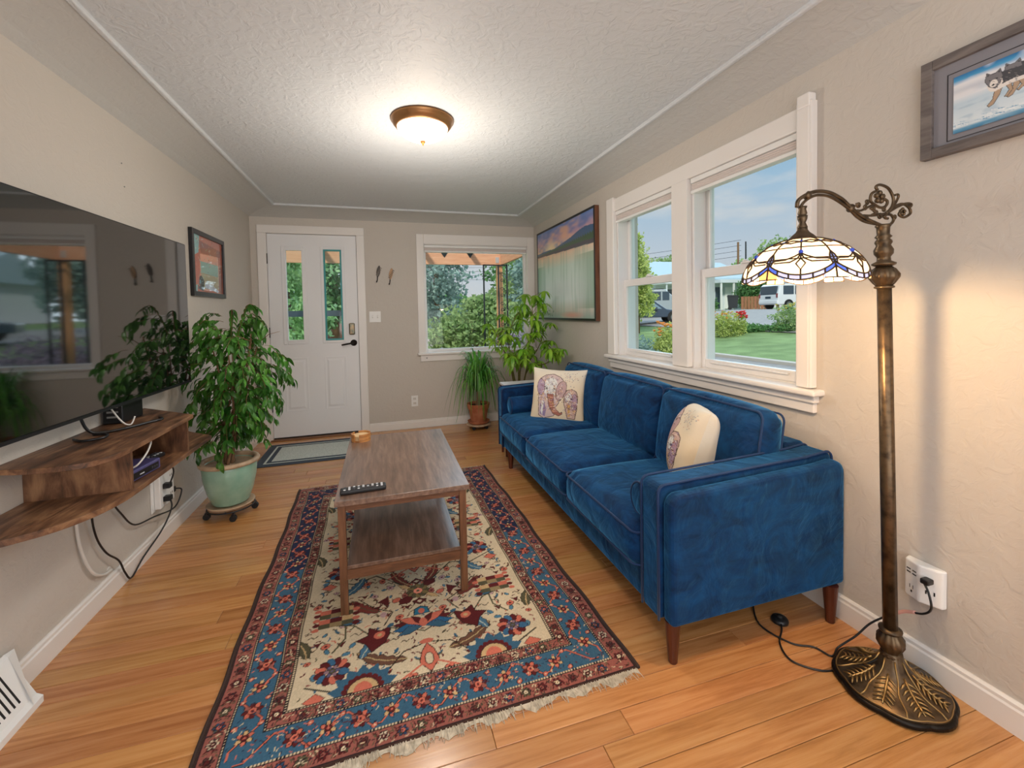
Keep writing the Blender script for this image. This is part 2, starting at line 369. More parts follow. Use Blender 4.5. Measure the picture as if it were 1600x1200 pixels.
for a, e in ((.262, .476), (.628, .84)):
    z0, z1 = .275, .815
    part(frame(a, e, z0, z1, .014, yd0-.004, yd0), 'panel_moulding', M['door'], d1, bev=.0035)
    p = MB(); w = .018; aa, ee, za, zb = a+.026, e-.026, z0+.026, z1-.026
    p.add([(aa, yd0, za), (ee, yd0, za), (ee, yd0, zb), (aa, yd0, zb), (aa+w, yd0-.006, za+w), (ee-w, yd0-.006, za+w), (ee-w, yd0-.006, zb-w), (aa+w, yd0-.006, zb-w)],
          [(0, 1, 5, 4), (1, 2, 6, 5), (2, 3, 7, 6), (3, 0, 4, 7), (4, 5, 6, 7)])
    part(p, 'raised_panel', M['door'], d1)
M['bronze'] = mat('dark_bronze', '2b2725', .38, .7)
for z in (1.80, 1.075, .335):
    part(MB().lathe([(0, -.05), (.007, -.05), (.007, .05), (0, .05)], (DX0-.004, L-.004, z), 10), 'hinge', M['bronze'], d1)
h = part(MB().lathe([(.0, 0), (.033, 0), (.033, .006), (.028, .012), (.013, .016), (.012, .045), (0, .047)], (.915, yd0, .945), 20, ax=(0, -1, 0)), 'lever_handle', M['bronze'], d1, smooth=True)
part(MB().tube([(.915, yd0-.044, .945), (.885, yd0-.05, .942), (.80, yd0-.05, .928)], [.010, .009, .008], 8), 'lever', M['bronze'], h, smooth=True)
M['brass'] = mat('worn_brass', '9a8468', .35, .75, vary=(25, '6a7a70', .4, .7))
k = part(MB().box(.874, .93, yd0-.03, yd0, 1.03, 1.15), 'deadbolt', M['brass'], d1, bev=.012, seg=3)
part(MB().box(.897, .907, yd0-.042, yd0-.028, 1.05, 1.08), 'thumb_turn', M['brass'], k, bev=.003)
part(MB().box(DX0, DX1, yd0-.004, yd1, .0125, .024), 'door_sweep', M['black'], d1)
# casing round the door
cs = .082
for q in ((DX0-cs, DX0-.004, 0, DZ+.004), (DX1+.004, DX1+cs, 0, DZ+.004), (DX0-cs, DX1+cs, DZ+.004, DZ+cs)):
    part(MB().box(q[0], q[1], L-.017, L, q[2], q[3]), 'casing', M['trim'], d1, bev=.004)
part(MB().box(DX0-.012, DX0-.003, L+.004, L+T, 0, DZ+.012).box(DX1+.003, DX1+.012, L+.004, L+T, 0, DZ+.012).box(DX0-.012, DX1+.012, L+.004, L+T, DZ+.003, DZ+.012), 'jamb', M['trim'], d1)
# storm door outside
M['storm'] = mat('storm_door_grey', '6f7c8c', .45)
d2 = bpy.data.objects.new('door_2', None); C.objects.link(d2); d2.location = (DX0, L+T-.03, 0); struct(d2)
y0, y1 = L+T-.045, L+T-.01
part(frame(DX0, DX1, .0125, DZ, .11, y0, y1), 'storm_frame', M['storm'], d2)
part(MB().box(DX0+.11, DX1-.11, y0, y1, 1.225, 1.285), 'storm_rail', M['storm'], d2)
part(MB().box(DX0+.11, DX1-.11, y0+.015, y0+.018, .12, DZ-.11), 'pane', M['glass'], d2)

# front window
w1 = bpy.data.objects.new('window_1', None); C.objects.link(w1); w1.location = (WX0, L, WZ0); struct(w1)
for q in ((1.573, WX0+.004, .80, 2.085), (WX1-.004, W-.001, .80, 2.085), (WX0+.004, WX1-.004, WZ1-.004, 2.085)):
    part(MB().box(q[0], q[1], L-.018, L, q[2], q[3]), 'casing', M['trim'], w1, bev=.004)
part(MB().box(1.56, W-.001, L-.05, L+.03, .785, .808), 'stool', M['trim'], w1, bev=.006)
part(MB().box(1.59, W-.001, L-.016, L, .715, .785), 'apron', M['trim'], w1, bev=.004)
fw = .032
part(frame(WX0, WX1, WZ0+.008, WZ1, fw, L+.05, L+.10), 'window_frame', M['vinyl'], w1, bev=.004)
part(MB().box(WX0+fw, WX1-fw, L+.072, L+.078, WZ0+fw, WZ1-fw), 'pane', M['glass'], w1)
part(MB().box(WX0, WX0+.01, L, L+.05, WZ0, WZ1).box(WX1-.01, WX1, L, L+.05, WZ0, WZ1).box(WX0, WX1, L, L+.05, WZ1-.01, WZ1).box(WX0, WX1, L+.03, L+.05, WZ0, WZ0+.01), 'jamb', M['trim'], w1)
def shade(name, label, x0, x1, y0, y1, z1, folds, along):
    t = thing(name, ((x0+x1)/2, (y0+y1)/2, z1), label, 'window shade')
    B(x0, x1, y0, y1, z1-.028, z1).build('head_rail', M['white'], t, bev=.003)
    z = z1-.029
    for k in range(folds):
        s = MB(); m = (x0+x1)/2 if along == 'y' else (y0+y1)/2; wd = ((x1-x0) if along == 'y' else (y1-y0))/2
        poly = [(m-wd*.55, z), (m-wd*.95, z-.005), (m-wd*.55, z-.0095), (m+wd*.55, z-.0095), (m+wd*.95, z-.005), (m+wd*.55, z)]
        s.prism(poly, *((y0+.004, y1-.004, 1) if along == 'y' else (x0+.004, x1-.004, 0)))
        s.build('shade_cell', M['shade'], t); z -= .0098
    B(x0, x1, y0, y1, z-.018, z).build('bottom_rail', M['white'], t, bev=.004)
    return t
shade('cellular_shade', 'raised pale cellular shade in the front window beside the door', WX0+.012, WX1-.012, L+.002, L+.044, WZ1-.012, 3, 'x')

# side window: two double-hung units under one casing
w2 = bpy.data.objects.new('window_2', None); C.objects.link(w2); w2.location = (W, RY0, RZ0); struct(w2)
t0 = W-.024
part(MB().box(t0, W, 1.36, 2.985, RZ1-.005, 2.062), 'head_casing', M['trim'], w2, bev=.005)
part(MB().box(t0-.012, W, 1.346, RY0+.006, RZ0+.01, 2.075), 'side_casing', M['trim'], w2, bev=.006)
part(MB().box(t0-.012, W, RY1-.006, 2.998, RZ0+.01, 2.075), 'side_casing', M['trim'], w2, bev=.006)
part(MB().box(t0-.016, W, 1.344, 1.40, 2.045, 2.10), 'corner_block', M['trim'], w2, bev=.005)
part(MB().box(t0-.010, W, 1.338, 1.374, RZ0+.012, 2.068), 'back_band', M['trim'], w2, bev=.004)
part(MB().box(t0-.010, W+.10, 2.085, 2.222, RZ0+.01, RZ1-.005), 'mullion_casing', M['trim'], w2, bev=.004)
part(MB().box(W-.062, W+.05, 1.305, 3.02, RZ0-.018, RZ0+.008), 'stool', M['trim'], w2, bev=.009, seg=3)
part(MB().box(W-.034, W, 1.325, 3.0, RZ0-.05, RZ0-.018), 'cove_moulding', M['trim'], w2, bev=.006)
part(MB().box(W-.022, W, 1.335, 2.99, RZ0-.092, RZ0-.05), 'apron', M['trim'], w2, bev=.004)
for n_, (ya, yb) in enumerate(((1.40, 2.085), (2.222, 2.905))):
    part(MB().box(W, W+.14, ya, ya+.022, RZ0, RZ1).box(W, W+.14, yb-.022, yb, RZ0, RZ1).box(W, W+.14, ya, yb, RZ1-.02, RZ1).box(W+.04, W+.16, ya, yb, RZ0-.01, RZ0+.012), 'jamb', M['vinyl'], w2)
    def sash(x0, z0, z1, rb, rt):
        a, e = ya+.022, yb-.022; st = .034
        s = MB().box(x0, x0+.03, a, a+st, z0, z1).box(x0, x0+.03, e-st, e, z0, z1).box(x0, x0+.03, a+st, e-st, z0, z0+rb).box(x0, x0+.03, a+st, e-st, z1-rt, z1)
        o = part(s, 'sash', M['vinyl'], w2, bev=.003)
        part(MB().box(x0+.013, x0+.017, a+st, e-st, z0+rb, z1-rt), 'pane', M['glass'], o); return o
    lo = sash(W+.042, RZ0+.012, 1.455, .05, .05)
    sash(W+.078, 1.42, RZ1-.02, .04, .045)
    part(MB().box(W+.036, W+.066, (ya+yb)/2-.03, (ya+yb)/2+.03, 1.455, 1.466).box(W+.04, W+.055, (ya+yb)/2-.006, (ya+yb)/2+.022, 1.466, 1.476), 'sash_latch', M['vinyl'], lo, bev=.003)
    part(MB().box(W+.032, W+.042, ya+.1, yb-.1, RZ0+.042, RZ0+.05), 'lift_rail', M['vinyl'], lo, bev=.002)
shade('cellular_shade', 'raised pale cellular shade in the far unit of the side window, behind the sofa\'s middle', W-.012, W+.035, 2.228, 2.90, RZ1-.006, 4, 'y')
shade('cellular_shade', 'raised pale cellular shade in the near unit of the side window, above the stained-glass lamp', W-.012, W+.035, 1.406, 2.079, RZ1-.006, 4, 'y')
# ---------------------------------------------------------------- sofa
def velvet():
    m = bpy.data.materials.new('blue_velvet'); m.use_nodes = True; t = m.node_tree; b = t.nodes['Principled BSDF']; l = t.links.new
    g = N('ShaderNodeNewGeometry', t); mm = N('ShaderNodeMapping', t); mm.inputs['Scale'].default_value = (1, 1, 1.5); l(g.outputs['Position'], mm.inputs[0])
    n = N('ShaderNodeTexNoise', t); n.inputs['Scale'].default_value = 6.5; n.inputs['Detail'].default_value = 6; n.inputs['Roughness'].default_value = .62; n.inputs['Distortion'].default_value = 1.6; l(mm.outputs[0], n.inputs['Vector'])
    r = N('ShaderNodeValToRGB', t); r.color_ramp.elements[0].position = .34; r.color_ramp.elements[1].position = .78
    r.color_ramp.elements[0].color = (*lin('061f44'), 1); r.color_ramp.elements[1].color = (*lin('0c4478'), 1); l(n.outputs['Fac'], r.inputs[0])
    l(r.outputs[0], b.inputs['Base Color']); b.inputs['Roughness'].default_value = .75; b.inputs['Specular IOR Level'].default_value = .15
    b.inputs['Sheen Weight'].default_value = .7; b.inputs['Sheen Roughness'].default_value = .42; b.inputs['Sheen Tint'].default_value = (*lin('58b0ee'), 1)
    n2 = N('ShaderNodeTexNoise', t); n2.inputs['Scale'].default_value = 7; n2.inputs['Detail'].default_value = 4; n2.inputs['Distortion'].default_value = 1; l(g.outputs['Position'], n2.inputs['Vector'])
    bp = N('ShaderNodeBump', t); bp.inputs['Distance'].default_value = .03; bp.inputs['Strength'].default_value = .6; l(n2.outputs['Fac'], bp.inputs['Height']); l(bp.outputs[0], b.inputs['Normal'])
    return m
M['velvet'] = velvet()
M['piping'] = mat('velvet_piping', '0a2f5c', .8, sheen=.15)
M['leg'] = wood('sofa_leg_wood', '381a10', '512617', '66331f', .3, (8, 8, 1), per=False)

def cushion_mesh(w, d, h, r, crown, name, n=18, pucker=0):
    """rounded block w(x) d(y) h(z) centred on 0; crown bulges top/bottom and sides"""
    vs = []; fs = []; idx = {}
    def pt(u, v, q):
        p = np.array([u*w/2, v*d/2, q*h/2]); inner = np.array([w/2-r, d/2-r, h/2-r]); c_ = np.clip(p, -inner, inner); dd = p-c_; ln = np.linalg.norm(dd)
        if ln > 1e-9 and np.count_nonzero(np.abs(dd) > 1e-9) > 1: dd = dd/ln*r
        p = c_+dd
        fu, fv, fq = 1-u*u, 1-v*v, 1-q*q
        p[2] += math.copysign(crown*(max(fu, 0)*max(fv, 0))**.45, q) if abs(q) > .999 else 0
        s_ = crown*.55
        if abs(u) > .999: p[0] += math.copysign(s_*(max(fv, 0))**.5*(max(fq, 0))**.7, u)
        if abs(v) > .999: p[1] += math.copysign(s_*.6*(max(fu, 0))**.5*(max(fq, 0))**.7, v)
        return p
    nz_ = max(6, int(n*h/max(w, d)*1.6)); G = [np.linspace(-1, 1, n+1), np.linspace(-1, 1, n+1), np.linspace(-1, 1, nz_+1)]
    G = [np.sign(g)*np.abs(g)**.8 for g in G]
    def vid(a, b_, c_):
        k = (a, b_, c_)
        if k not in idx: idx[k] = len(vs); vs.append(pt(G[0][a], G[1][b_], G[2][c_]))
        return idx[k]
    X, Y, Z = n, n, nz_
    for a in range(X):
        for b_ in range(Y):
            for c_ in (0, Z): fs.append((vid(a, b_, c_), vid(a+1, b_, c_), vid(a+1, b_+1, c_), vid(a, b_+1, c_)))
    for a in range(X):
        for c_ in range(Z):
            for b_ in (0, Y): fs.append((vid(a, b_, c_), vid(a+1, b_, c_), vid(a+1, b_, c_+1), vid(a, b_, c_+1)))
    for b_ in range(Y):
        for c_ in range(Z):
            for a in (0, X): fs.append((vid(a, b_, c_), vid(a, b_+1, c_), vid(a, b_+1, c_+1), vid(a, b_, c_+1)))
    return np.array(vs), fs
def rrect(w, d, r, z, n=5):
    P = []
    for cx, cy, a0 in ((w/2-r, d/2-r, 0), (-w/2+r, d/2-r, PI/2), (-w/2+r, -d/2+r, PI), (w/2-r, -d/2+r, 1.5*PI)):
        P += [(cx+r*math.cos(a0+PI/2*i/n), cy+r*math.sin(a0+PI/2*i/n), z) for i in range(n+1)]
    return P
def cushion(name, w, d, h, r, crown, Mx, par, m='velvet', pipes=True, wr=.004):
    v, f = cushion_mesh(w, d, h, r, crown, name)
    # soft creases running in from the seam
    b = MB(); b.add([tuple(p) for p in v], f, Mx); o = b.build(name, M[m], par, smooth=True)
    if pipes:
        for z in (h/2-r*.35, -h/2+r*.35):
            pts = rrect(w+.002, d+.002, .03, z); pts = [(p[0]+ (crown*.25*(1-(2*p[1]/d)**2) if abs(abs(p[0])-w/2) < .01 else 0)*np.sign(p[0]), p[1], p[2]) for p in pts]
            MB().tube(pts, .0045, 6, close=True, M=Mx).build('piping', M['piping'], o, smooth=True)
    return o
SX0, SX1, SY0, SY1 = 2.10, 2.905, 1.215, 3.47
sofa = thing('sofa', (2.5, 2.34, 0), 'long blue velvet three-seat sofa with piped cushions under the side window', 'sofa')
def armprof(dz=0, dx=0, r=.03):
    P = [(SX0+dx, .148)]; P += [(SX0+dx+r-r*math.cos(a), .622+dz-r+r*math.sin(a)) for a in np.linspace(0, PI/2, 6)]
    P += [(2.78, .645+dz)]; P += [(SX1-r+r*math.cos(a), .655+dz-r+r*math.sin(a)) for a in np.linspace(PI/2, 0, 6)]; return P+[(SX1, .148)]
for sgn, ya, yb, yc in ((1, 1.215, 1.272, 1.372), (-1, SY1, SY1-.057, SY1-.157)):
    lo_, hi = sorted((yb, yc)); arm = MB().prism(armprof(), lo_, hi, 1).build('arm', M['velvet'], sofa, bev=.012, seg=3)
    lo_, hi = sorted((ya, yb)); MB().prism(armprof(-.02, .012, .045), lo_, hi, 1).build('arm_panel', M['velvet'], arm, bev=.018, seg=3)
    for yy in (yb, yc):
        P = armprof(.002, -.002); MB().tube([(p[0], yy, p[1]) for p in P], .005, 6).build('piping', M['piping'], arm, smooth=True)
B(2.795, SX1, 1.38, SY1-.16, .148, .665).build('back_frame', M['velvet'], sofa, bev=.02, seg=3)
B(2.112, 2.80, 1.36, SY1-.145, .148, .268).build('base', M['velvet'], sofa, bev=.012, seg=3)
ys = [1.376, 2.022, 2.668, 3.312]
for i in range(3):
    yc = (ys[i]+ys[i+1])/2; w = ys[i+1]-ys[i]-.004
    cushion('seat_cushion', .62, w-.006, .150, .04, .036, Matrix.Translation((2.385, yc, .345)), sofa)
    Mx = Matrix.Translation((2.70, yc, .597)) @ Matrix.Rotation(math.radians(9), 4, 'Y') @ Matrix.Rotation(PI/2, 4, 'Y')
    cushion('back_cushion', .395, w-.002, .145, .045, .052, Mx, sofa)
for x, y in ((2.142, 1.256), (2.846, 1.23), (2.142, 3.24), (2.846, 3.42), (2.142, 3.43)):
    s = 1 if y < 2 else -1
    if (x, y) == (2.142, 3.43): continue
    MB().lathe([(.014, 0), (.016, .004), (.027, .150)], (x, y, 0), 16).build('leg', M['leg'], sofa, smooth=False)
def bolster(label, y, z):
    t = thing('bolster_cushion', (2.36, y, z), label, 'cushion', None)
    R = .068; pr = [(0, 0), (R*.7, .002), (R-.006, .008), (R, .02), (R*1.02, .20), (R, .40), (R-.006, .412), (R*.7, .418), (0, .42)]
    MB().lathe(pr, (2.135, y, z), 28, ax=(1, 0, 0)).build('cushion_body', M['velvet'], t, smooth=True)
    MB().tube([(2.143, y+R*.97*math.cos(a), z+R*.97*math.sin(a)) for a in np.linspace(0, 2*PI, 25)[:-1]], .004, 6, close=True).build('piping', M['piping'], t, smooth=True)
bolster('blue velvet bolster lying against the near arm of the sofa', 1.447, .497)
bolster('blue velvet bolster lying against the far arm of the sofa', 3.238, .497)

# throw pillows: flattened pouch with printed cloth
M['print'] = mat('printed_cloth', 'ffffff', .85, attr=True, bump=(90, .001), coord='obj')
M['cloth'] = mat('plain_cloth', 'd9d3c6', .85, bump=(40, .002), coord='obj')
def elephant(seed):
    c = Canvas(.42, .42, 150, 150, 'dcccb0'); r = np.random.default_rng(seed)
    c.c = c.c*(1+c.noise(.05, (5, 5), 3))[..., None]
    k = c.noise(1, (4, 4), 5); c.put((slice(None), slice(None)), np.clip((c.Y/.42-.55)*1.2, 0, .7), 'd9d9d4')
    DK, PU, RD, OC, WH = '54423f', '8d7a9e', 'a4685a', 'd6a964', 'd8d8d6'
    c.poly([(.05, .27), (.075, .335), (.12, .365), (.18, .375), (.235, .35), (.27, .31), (.28, .255), (.26, .20), (.225, .145), (.205, .12), (.20, .06), (.12, .035), (.08, .06), (.075, .14), (.07, .22)], 'c9b4b2', DK, .005)
    c.ell(.165, .27, .055, .075, WH); c.ell(.085, .27, .03, .06, 'a891a8', .1, DK, .004); c.ell(.245, .25, .035, .07, 'b79a9a', -.25, DK, .004)
    c.poly([(.14, .22), (.19, .22), (.195, .16), (.21, .115), (.245, .085), (.26, .095), (.262, .08), (.235, .062), (.19, .08), (.16, .13)], RD, DK, .004)
    for i in range(7): c.line([(.15+.006*i, .20-.018*i), (.19+.006*i, .195-.016*i)], .003, 'e0b0a0')
    c.poly([(.09, .16), (.12, .17), (.14, .10), (.13, .05), (.09, .07)], PU); c.poly([(.10, .17), (.12, .16), (.11, .06), (.095, .09)], WH)
    c.poly([(.27, .22), (.29, .255), (.325, .265), (.36, .25), (.375, .21), (.37, .12), (.355, .05), (.30, .05), (.285, .12), (.272, .16)], 'c6a9a0', DK, .005)
    c.ell(.305, .20, .025, .035, WH, 0, DK, .003); c.ell(.35, .17, .02, .06, 'ac8fa2', 0, DK, .003); c.poly([(.30, .15), (.32, .15), (.32, .07), (.305, .06)], OC)
    c.ell(.133, .262, .008, .006, '2c2428'); c.ell(.195, .26, .008, .006, '2c2428'); c.ell(.325, .195, .009, .007, '2b2d55')
    for i in range(330):   # inked scribble filling
        a, rr = r.uniform(0, 2*PI), r.uniform(0, 1)**.5
        cx, cy, ex, ey = ((.165, .22, .095, .14) if r.random() < .65 else (.325, .155, .045, .10)); x, y = cx+ex*rr*math.cos(a), cy+ey*rr*math.sin(a); t_ = r.uniform(0, PI)
        c.line([(x, y), (x+.012*math.cos(t_), y+.012*math.sin(t_)), (x+.02*math.cos(t_+.9), y+.014*math.sin(t_+.9))], .002, [DK, DK, PU, RD, OC, '6b4a56', 'efe7da'][r.integers(7)])
    for i in range(60):
        x, y = .31+r.normal()*.04, .35+r.normal()*.025; c.ell(x, y, .003, .003, ['9a8f8c', 'c7a58f', '8a90a0'][r.integers(3)])
    return c
def pillow(name, label, Mx, S, T_, seed):
    """Mx: local x right, y up (in pillow plane), z towards the printed face"""
    t = thing(name, Mx.translation, label, 'throw pillow')
    def shape(sg):
        def f(X, Y):
            u, v = X/S*2-1, Y/S*2-1
            pin = 1-.075*(1-np.abs(u)**2)*np.abs(v)**3; pin2 = 1-.075*(1-np.abs(v)**2)*np.abs(u)**3
            x = u*S/2*pin2; y = v*S/2*pin
            z = sg*T_/2*(np.clip(1-u**2, 0, 1)**.42*np.clip(1-v**2, 0, 1)**.42)*(1+.05*np.sin(5*u+3*v)+.04*np.sin(9*v*u+2))
            P = np.stack([x, y, z, np.ones_like(x)], -1) @ np.array(Mx).T
            return P[..., 0], P[..., 1], P[..., 2]
        return f
    c = elephant(seed); c.w = c.h = S; c.X *= S/.42; c.Y *= S/.42
    c.build('printed_front', M['print'], shape(1), t, smooth=True)
    b = Canvas(S, S, 40, 40, 'd9d4c8'); b.build('plain_back', M['print'], shape(-1), t, smooth=True)
    E_ = S/2
    return t
def frame_m(o, ux, uy):
    ux = Vector(ux).normalized(); uy = (Vector(uy)-ux*Vector(uy).dot(ux)).normalized(); uz = ux.cross(uy)
    m = Matrix((ux, uy, uz)).transposed().to_4x4(); m.translation = o; return m
pillow('throw_pillow', 'cream throw pillow printed with an elephant and calf, facing the room on the far seat', frame_m((2.435, 2.955, .602), (.30, -.235, -.01), (.05, .07, .34)), .415, .13, 1)
pillow('throw_pillow', 'plump cream throw pillow seen edge-on beside the near arm of the sofa', frame_m((2.60, 1.70, .595), (-.60, -.80, .0), (.12, -.04, .38)), .40, .22, 4)

# ---------------------------------------------------------------- coffee table
M['oak'] = wood('brown_oak_veneer', '4e392f', '705647', '8e7363', .3, (11, 1.0, 11), 'obj', False, .0006, 4.2, coat=.5)
M['oak2'] = wood('brown_oak_edge', '4f3220', '6b462e', '835a3e', .42, (2, 14, 14), 'obj', False, .0006, 4)
M['oak3'] = wood('brown_oak_leg', '50341f', '6c472e', '845b3d', .42, (14, 14, 1.5), 'obj', False, .0006, 4)
ct = thing('coffee_table', (1.268, 2.32, 0), 'brown wood coffee table with a lower shelf standing on the patterned rug', 'coffee table')
TZ = .487
B(.996, 1.546, 1.842, 2.805, TZ-.022, TZ).build('table_top', M['oak'], ct, bev=.0015)
for x0, x1 in ((1.006, 1.036), (1.504, 1.534)):
    for y0, y1 in ((1.862, 1.892), (2.755, 2.785)): B(x0, x1, y0, y1, .006, TZ-.022).build('leg', M['oak3'], ct, bev=.0015)
for y in (1.866, 2.762): B(1.036, 1.504, y, y+.019, TZ-.052, TZ-.022).build('apron', M['oak2'], ct)
for x in (1.01, 1.511): B(x, x+.019, 1.892, 2.755, TZ-.052, TZ-.022).build('apron', M['oak'], ct)
B(1.036, 1.504, 1.868, 2.780, .190, .206).build('shelf', M['oak'], ct, bev=.001)
for y in (1.866, 2.762): B(1.036, 1.504, y-.001, y+.018, .150, .1895).build('shelf_rail', M['oak2'], ct)

M['bamboo'] = mat('bamboo', 'c98f55', .4, vary=(14, 'a86f3b', .4, .65), scale3=(1, 1, 6))
M['coaster'] = mat('pale_coaster', 'd9b98c', .5)
cc = (1.062, 2.715, TZ)
hd = thing('coaster_holder', cc, 'round bamboo coaster holder at the far left corner of the coffee table', 'coaster holder')
MB().lathe([(0, 0), (.052, 0), (.052, .006), (0, .006)], cc, 28).build('tray_base', M['bamboo'], hd)
for a0 in (.35, .35+PI*2/3, .35+PI*4/3):     # three curved wall pieces
    P = [(math.cos(a0+q), math.sin(a0+q)) for q in np.linspace(0, 1.55, 9)]
    poly = [(cc[0]+.056*x, cc[1]+.056*y) for x, y in P]+[(cc[0]+.0485*x, cc[1]+.0485*y) for x, y in P[::-1]]
    MB().prism(poly, TZ+.0, TZ+.044).build('side_wall', M['bamboo'], hd)
for i in range(4):
    o = MB().lathe([(0, 0), (.046, 0), (.047, .003), (.046, .006), (0, .006)], (cc[0], cc[1], TZ+.0065+.0072*i), 26).build('coaster', M['coaster'], None)
    tag(o, 'round pale wooden coaster in the bamboo holder, topmost of its stack' if i == 3 else ['round pale wooden coaster at the bottom of the stack in the bamboo holder', 'round pale wooden coaster second from the bottom in the bamboo holder', 'round pale wooden coaster just under the topmost in the bamboo holder'][i], 'coaster', 'coasters in the bamboo holder')
M['btn'] = mat('remote_button', 'c9cbd0', .4); M['btn2'] = mat('remote_button_dark', '3b3d44', .4)
def remote(label, p, ang, ln, wd, z, nb=9, seed=1):
    t = thing('remote_control', (p[0], p[1], z), label, 'remote control'); Mx = Matrix.Translation((p[0], p[1], z)) @ Matrix.Rotation(ang, 4, 'Z')
    MB().box(-ln/2, ln/2, -wd/2, wd/2, 0, .018, Mx).build('body', M['black'], t, bev=.006, seg=3)
    r = random.Random(seed)
    for i in range(nb):
        for j in range(3):
            x = -ln/2+.018+(ln-.036)*i/(nb-1); y = (j-1)*wd*.27
            MB().box(x-.0045, x+.0045, y-.0045, y+.0045, .017, .0203, Mx).build('button', M['btn'] if r.random() < .55 else M['btn2'], t, bev=.001)
remote('black remote control with pale buttons lying on the near edge of the coffee table', (1.105, 1.925), .05, .185, .046, TZ)

# ---------------------------------------------------------------- rugs
def rug_canvas(w, h):
    c = Canvas(w, h, 420, 640, '5a2f2c'); r = np.random.default_rng(3)
    NV, BL, PK, MR, IV, OL, OR, TN = '232a46', '3a6079', '965a50', '5a2022', 'cfbfa2', '55523d', 'c76d59', 'c4a578'
    bands = [(0, '43302a'), (.008, '1f1c24'), (.012, PK), (.062, '1f1c24'), (.065, 'cdbb9a'), (.069, '1f1c24'), (.072, BL), (.165, '1f1c24'), (.168, 'cdbb9a'), (.172, '1f1c24'), (.175, PK), (.211, '1f1c24'), (.214, 'cdbb9a'), (.218, '2a1d20'), (.222, IV)]
    for d, col in bands: c.rect(d, w-d, d, h-d, col)
    # abrash: the main border turns navy in the far half
    k = ((c.Y > h*.50+.03*np.sin(c.X*40)) & (c.Y < h-.072) & (((c.X > .072) & (c.X < .165)) | ((c.X < w-.072) & (c.X > w-.165)) | ((c.Y > h-.165) & (c.X > .072) & (c.X < w-.072))))
    c.put((slice(None), slice(None)), k, NV)
    for d in (.067, .170, .216):   # dotted guard stripes
        for t_ in np.arange(d, h-d, .010):
            for x in (d, w-d): c.rect(x-.003, x+.003, t_, t_+.004, '1f1c24')
        for t_ in np.arange(d, w-d, .010):
            for y in (d, h-d): c.rect(t_, t_+.004, y-.003, y+.003, '1f1c24')
    def flower(x, y, R, cols, n=8, rot=0, core=None):
        for i in range(n):
            a = rot+2*PI*i/n; c.ell(x+R*.66*math.cos(a), y+R*.66*math.sin(a), R*.36, R*.25, cols[i % len(cols)], a, '241c1e', .0016)
        c.ell(x, y, R*.40, R*.40, core or IV, 0, '241c1e', .002); c.ell(x, y, R*.15, R*.15, cols[0])
    def along(d, step, fn):
        n = max(2, round((h-2*d)/step)); 
        for i in range(n):
            y = d+(h-2*d)*(i+.5)/n; fn(d, y, 0, i); fn(w-d, y, 1, i)
        n = max(2, round((w-2*d)/step))
        for i in range(1, n-1):
            x = d+(w-2*d)*(i+.5)/n; fn(x, d, 2, i); fn(x, h-d, 3, i)
    def narrow(x, y, side, i):
        cols = [MR, '5b3a35', 'c9bba0', '2f4663', OL, MR][i % 6]; flower(x, y, .017, [cols], 6, core=['e0cfae', MR, MR, OR, IV, PK][i % 6])
        v = side < 2; s = .018
        for sg in (-1, 1):
            P = [(x-sg*s, y-.022), (x, y), (x+sg*s, y+.022)] if 0 else [(x+(sg*s if v else -.022), y+(-.022 if v else sg*s)), (x+(0 if v else -.016), y+(-.016 if v else 0))]
            c.line(P, .004, '4a2422'); c.line([(x+(sg*.018 if v else .024), y+(.024 if v else sg*.018)), (x+(sg*.006 if v else .03), y+(.03 if v else sg*.006))], .003, OL)
    along(.037, .054, narrow); along(.193, .052, narrow)
    def wide(x, y, side, i):
        v = side < 2; R = .029
        far = y > h*.5 or side == 3
        if i % 2: flower(x, y, R, [MR, OR, MR, PK], 8, .2, core=OR)
        else:
            flower(x, y, R*.85, [OR, 'c9a878'] if not far else [OR, 'd6c28f', PK], 6, .5, core=MR)
        for sg in (-1, 1):
            q = (x+sg*.036, y+.040) if v else (x+.040, y+sg*.036); c.ell(q[0], q[1], .009, .007, OR, .6, '1d1a22', .002); c.ell(q[0], q[1], .003, .003, IV)
    n = round((h-.237)/.092); z = [(.1185+(.034 if i % 2 else -.034), .1185+(h-.237)*i/n) for i in range(n+1)]
    for mir in (0, 1):
        P = []
        for i, (x, y) in enumerate(z): P += [(x, y-.012), (x, y+.012)] 
        P = [(w-x, y) for x, y in P] if mir else P; c.line(P, .008, '241c22'); c.line(P, .0045, OR)
    n = round((w-.237)/.092); z = [(.1185+(w-.237)*i/n, .1185+(.034 if i % 2 else -.034)) for i in range(n+1)]
    for mir in (0, 1):
        P = []
        for x, y in z: P += [(x-.012, y), (x+.012, y)]
        P = [(x, h-y) for x, y in P] if mir else P; c.line(P, .008, '241c22'); c.line(P, .0045, OR)
    along(.1185, .092, wide)
    # field
    f0 = .222; fw_, fh = w-2*f0, h-2*f0; cx = w/2
    def both(fn):
        for sx in (1, -1): fn(sx)
    def leaf(x, y, sx, L_, ang, col, col2):   # saw-toothed curved leaf
        L_ *= 1.3
        up, dn = [], []
        for i in range(11):
            t_ = i/10; a = ang+1.1*t_; px = L_*t_*math.cos(ang+.55*t_); py = L_*t_*math.sin(ang+.55*t_); wd = .024*math.sin(PI*t_)**.7+(.009 if i % 2 else 0)
            up.append((x+sx*(px-wd*math.sin(a)), y+py+wd*math.cos(a))); dn.append((x+sx*(px+.5*wd*math.sin(a)), y+py-.5*wd*math.cos(a)))
        c.poly(up+dn[::-1], col, '2a2320', .0025)
        c.line([((a_[0]+b_[0])/2, (a_[1]+b_[1])/2) for a_, b_ in zip(up, dn)], .004, col2)
    P_ = .60
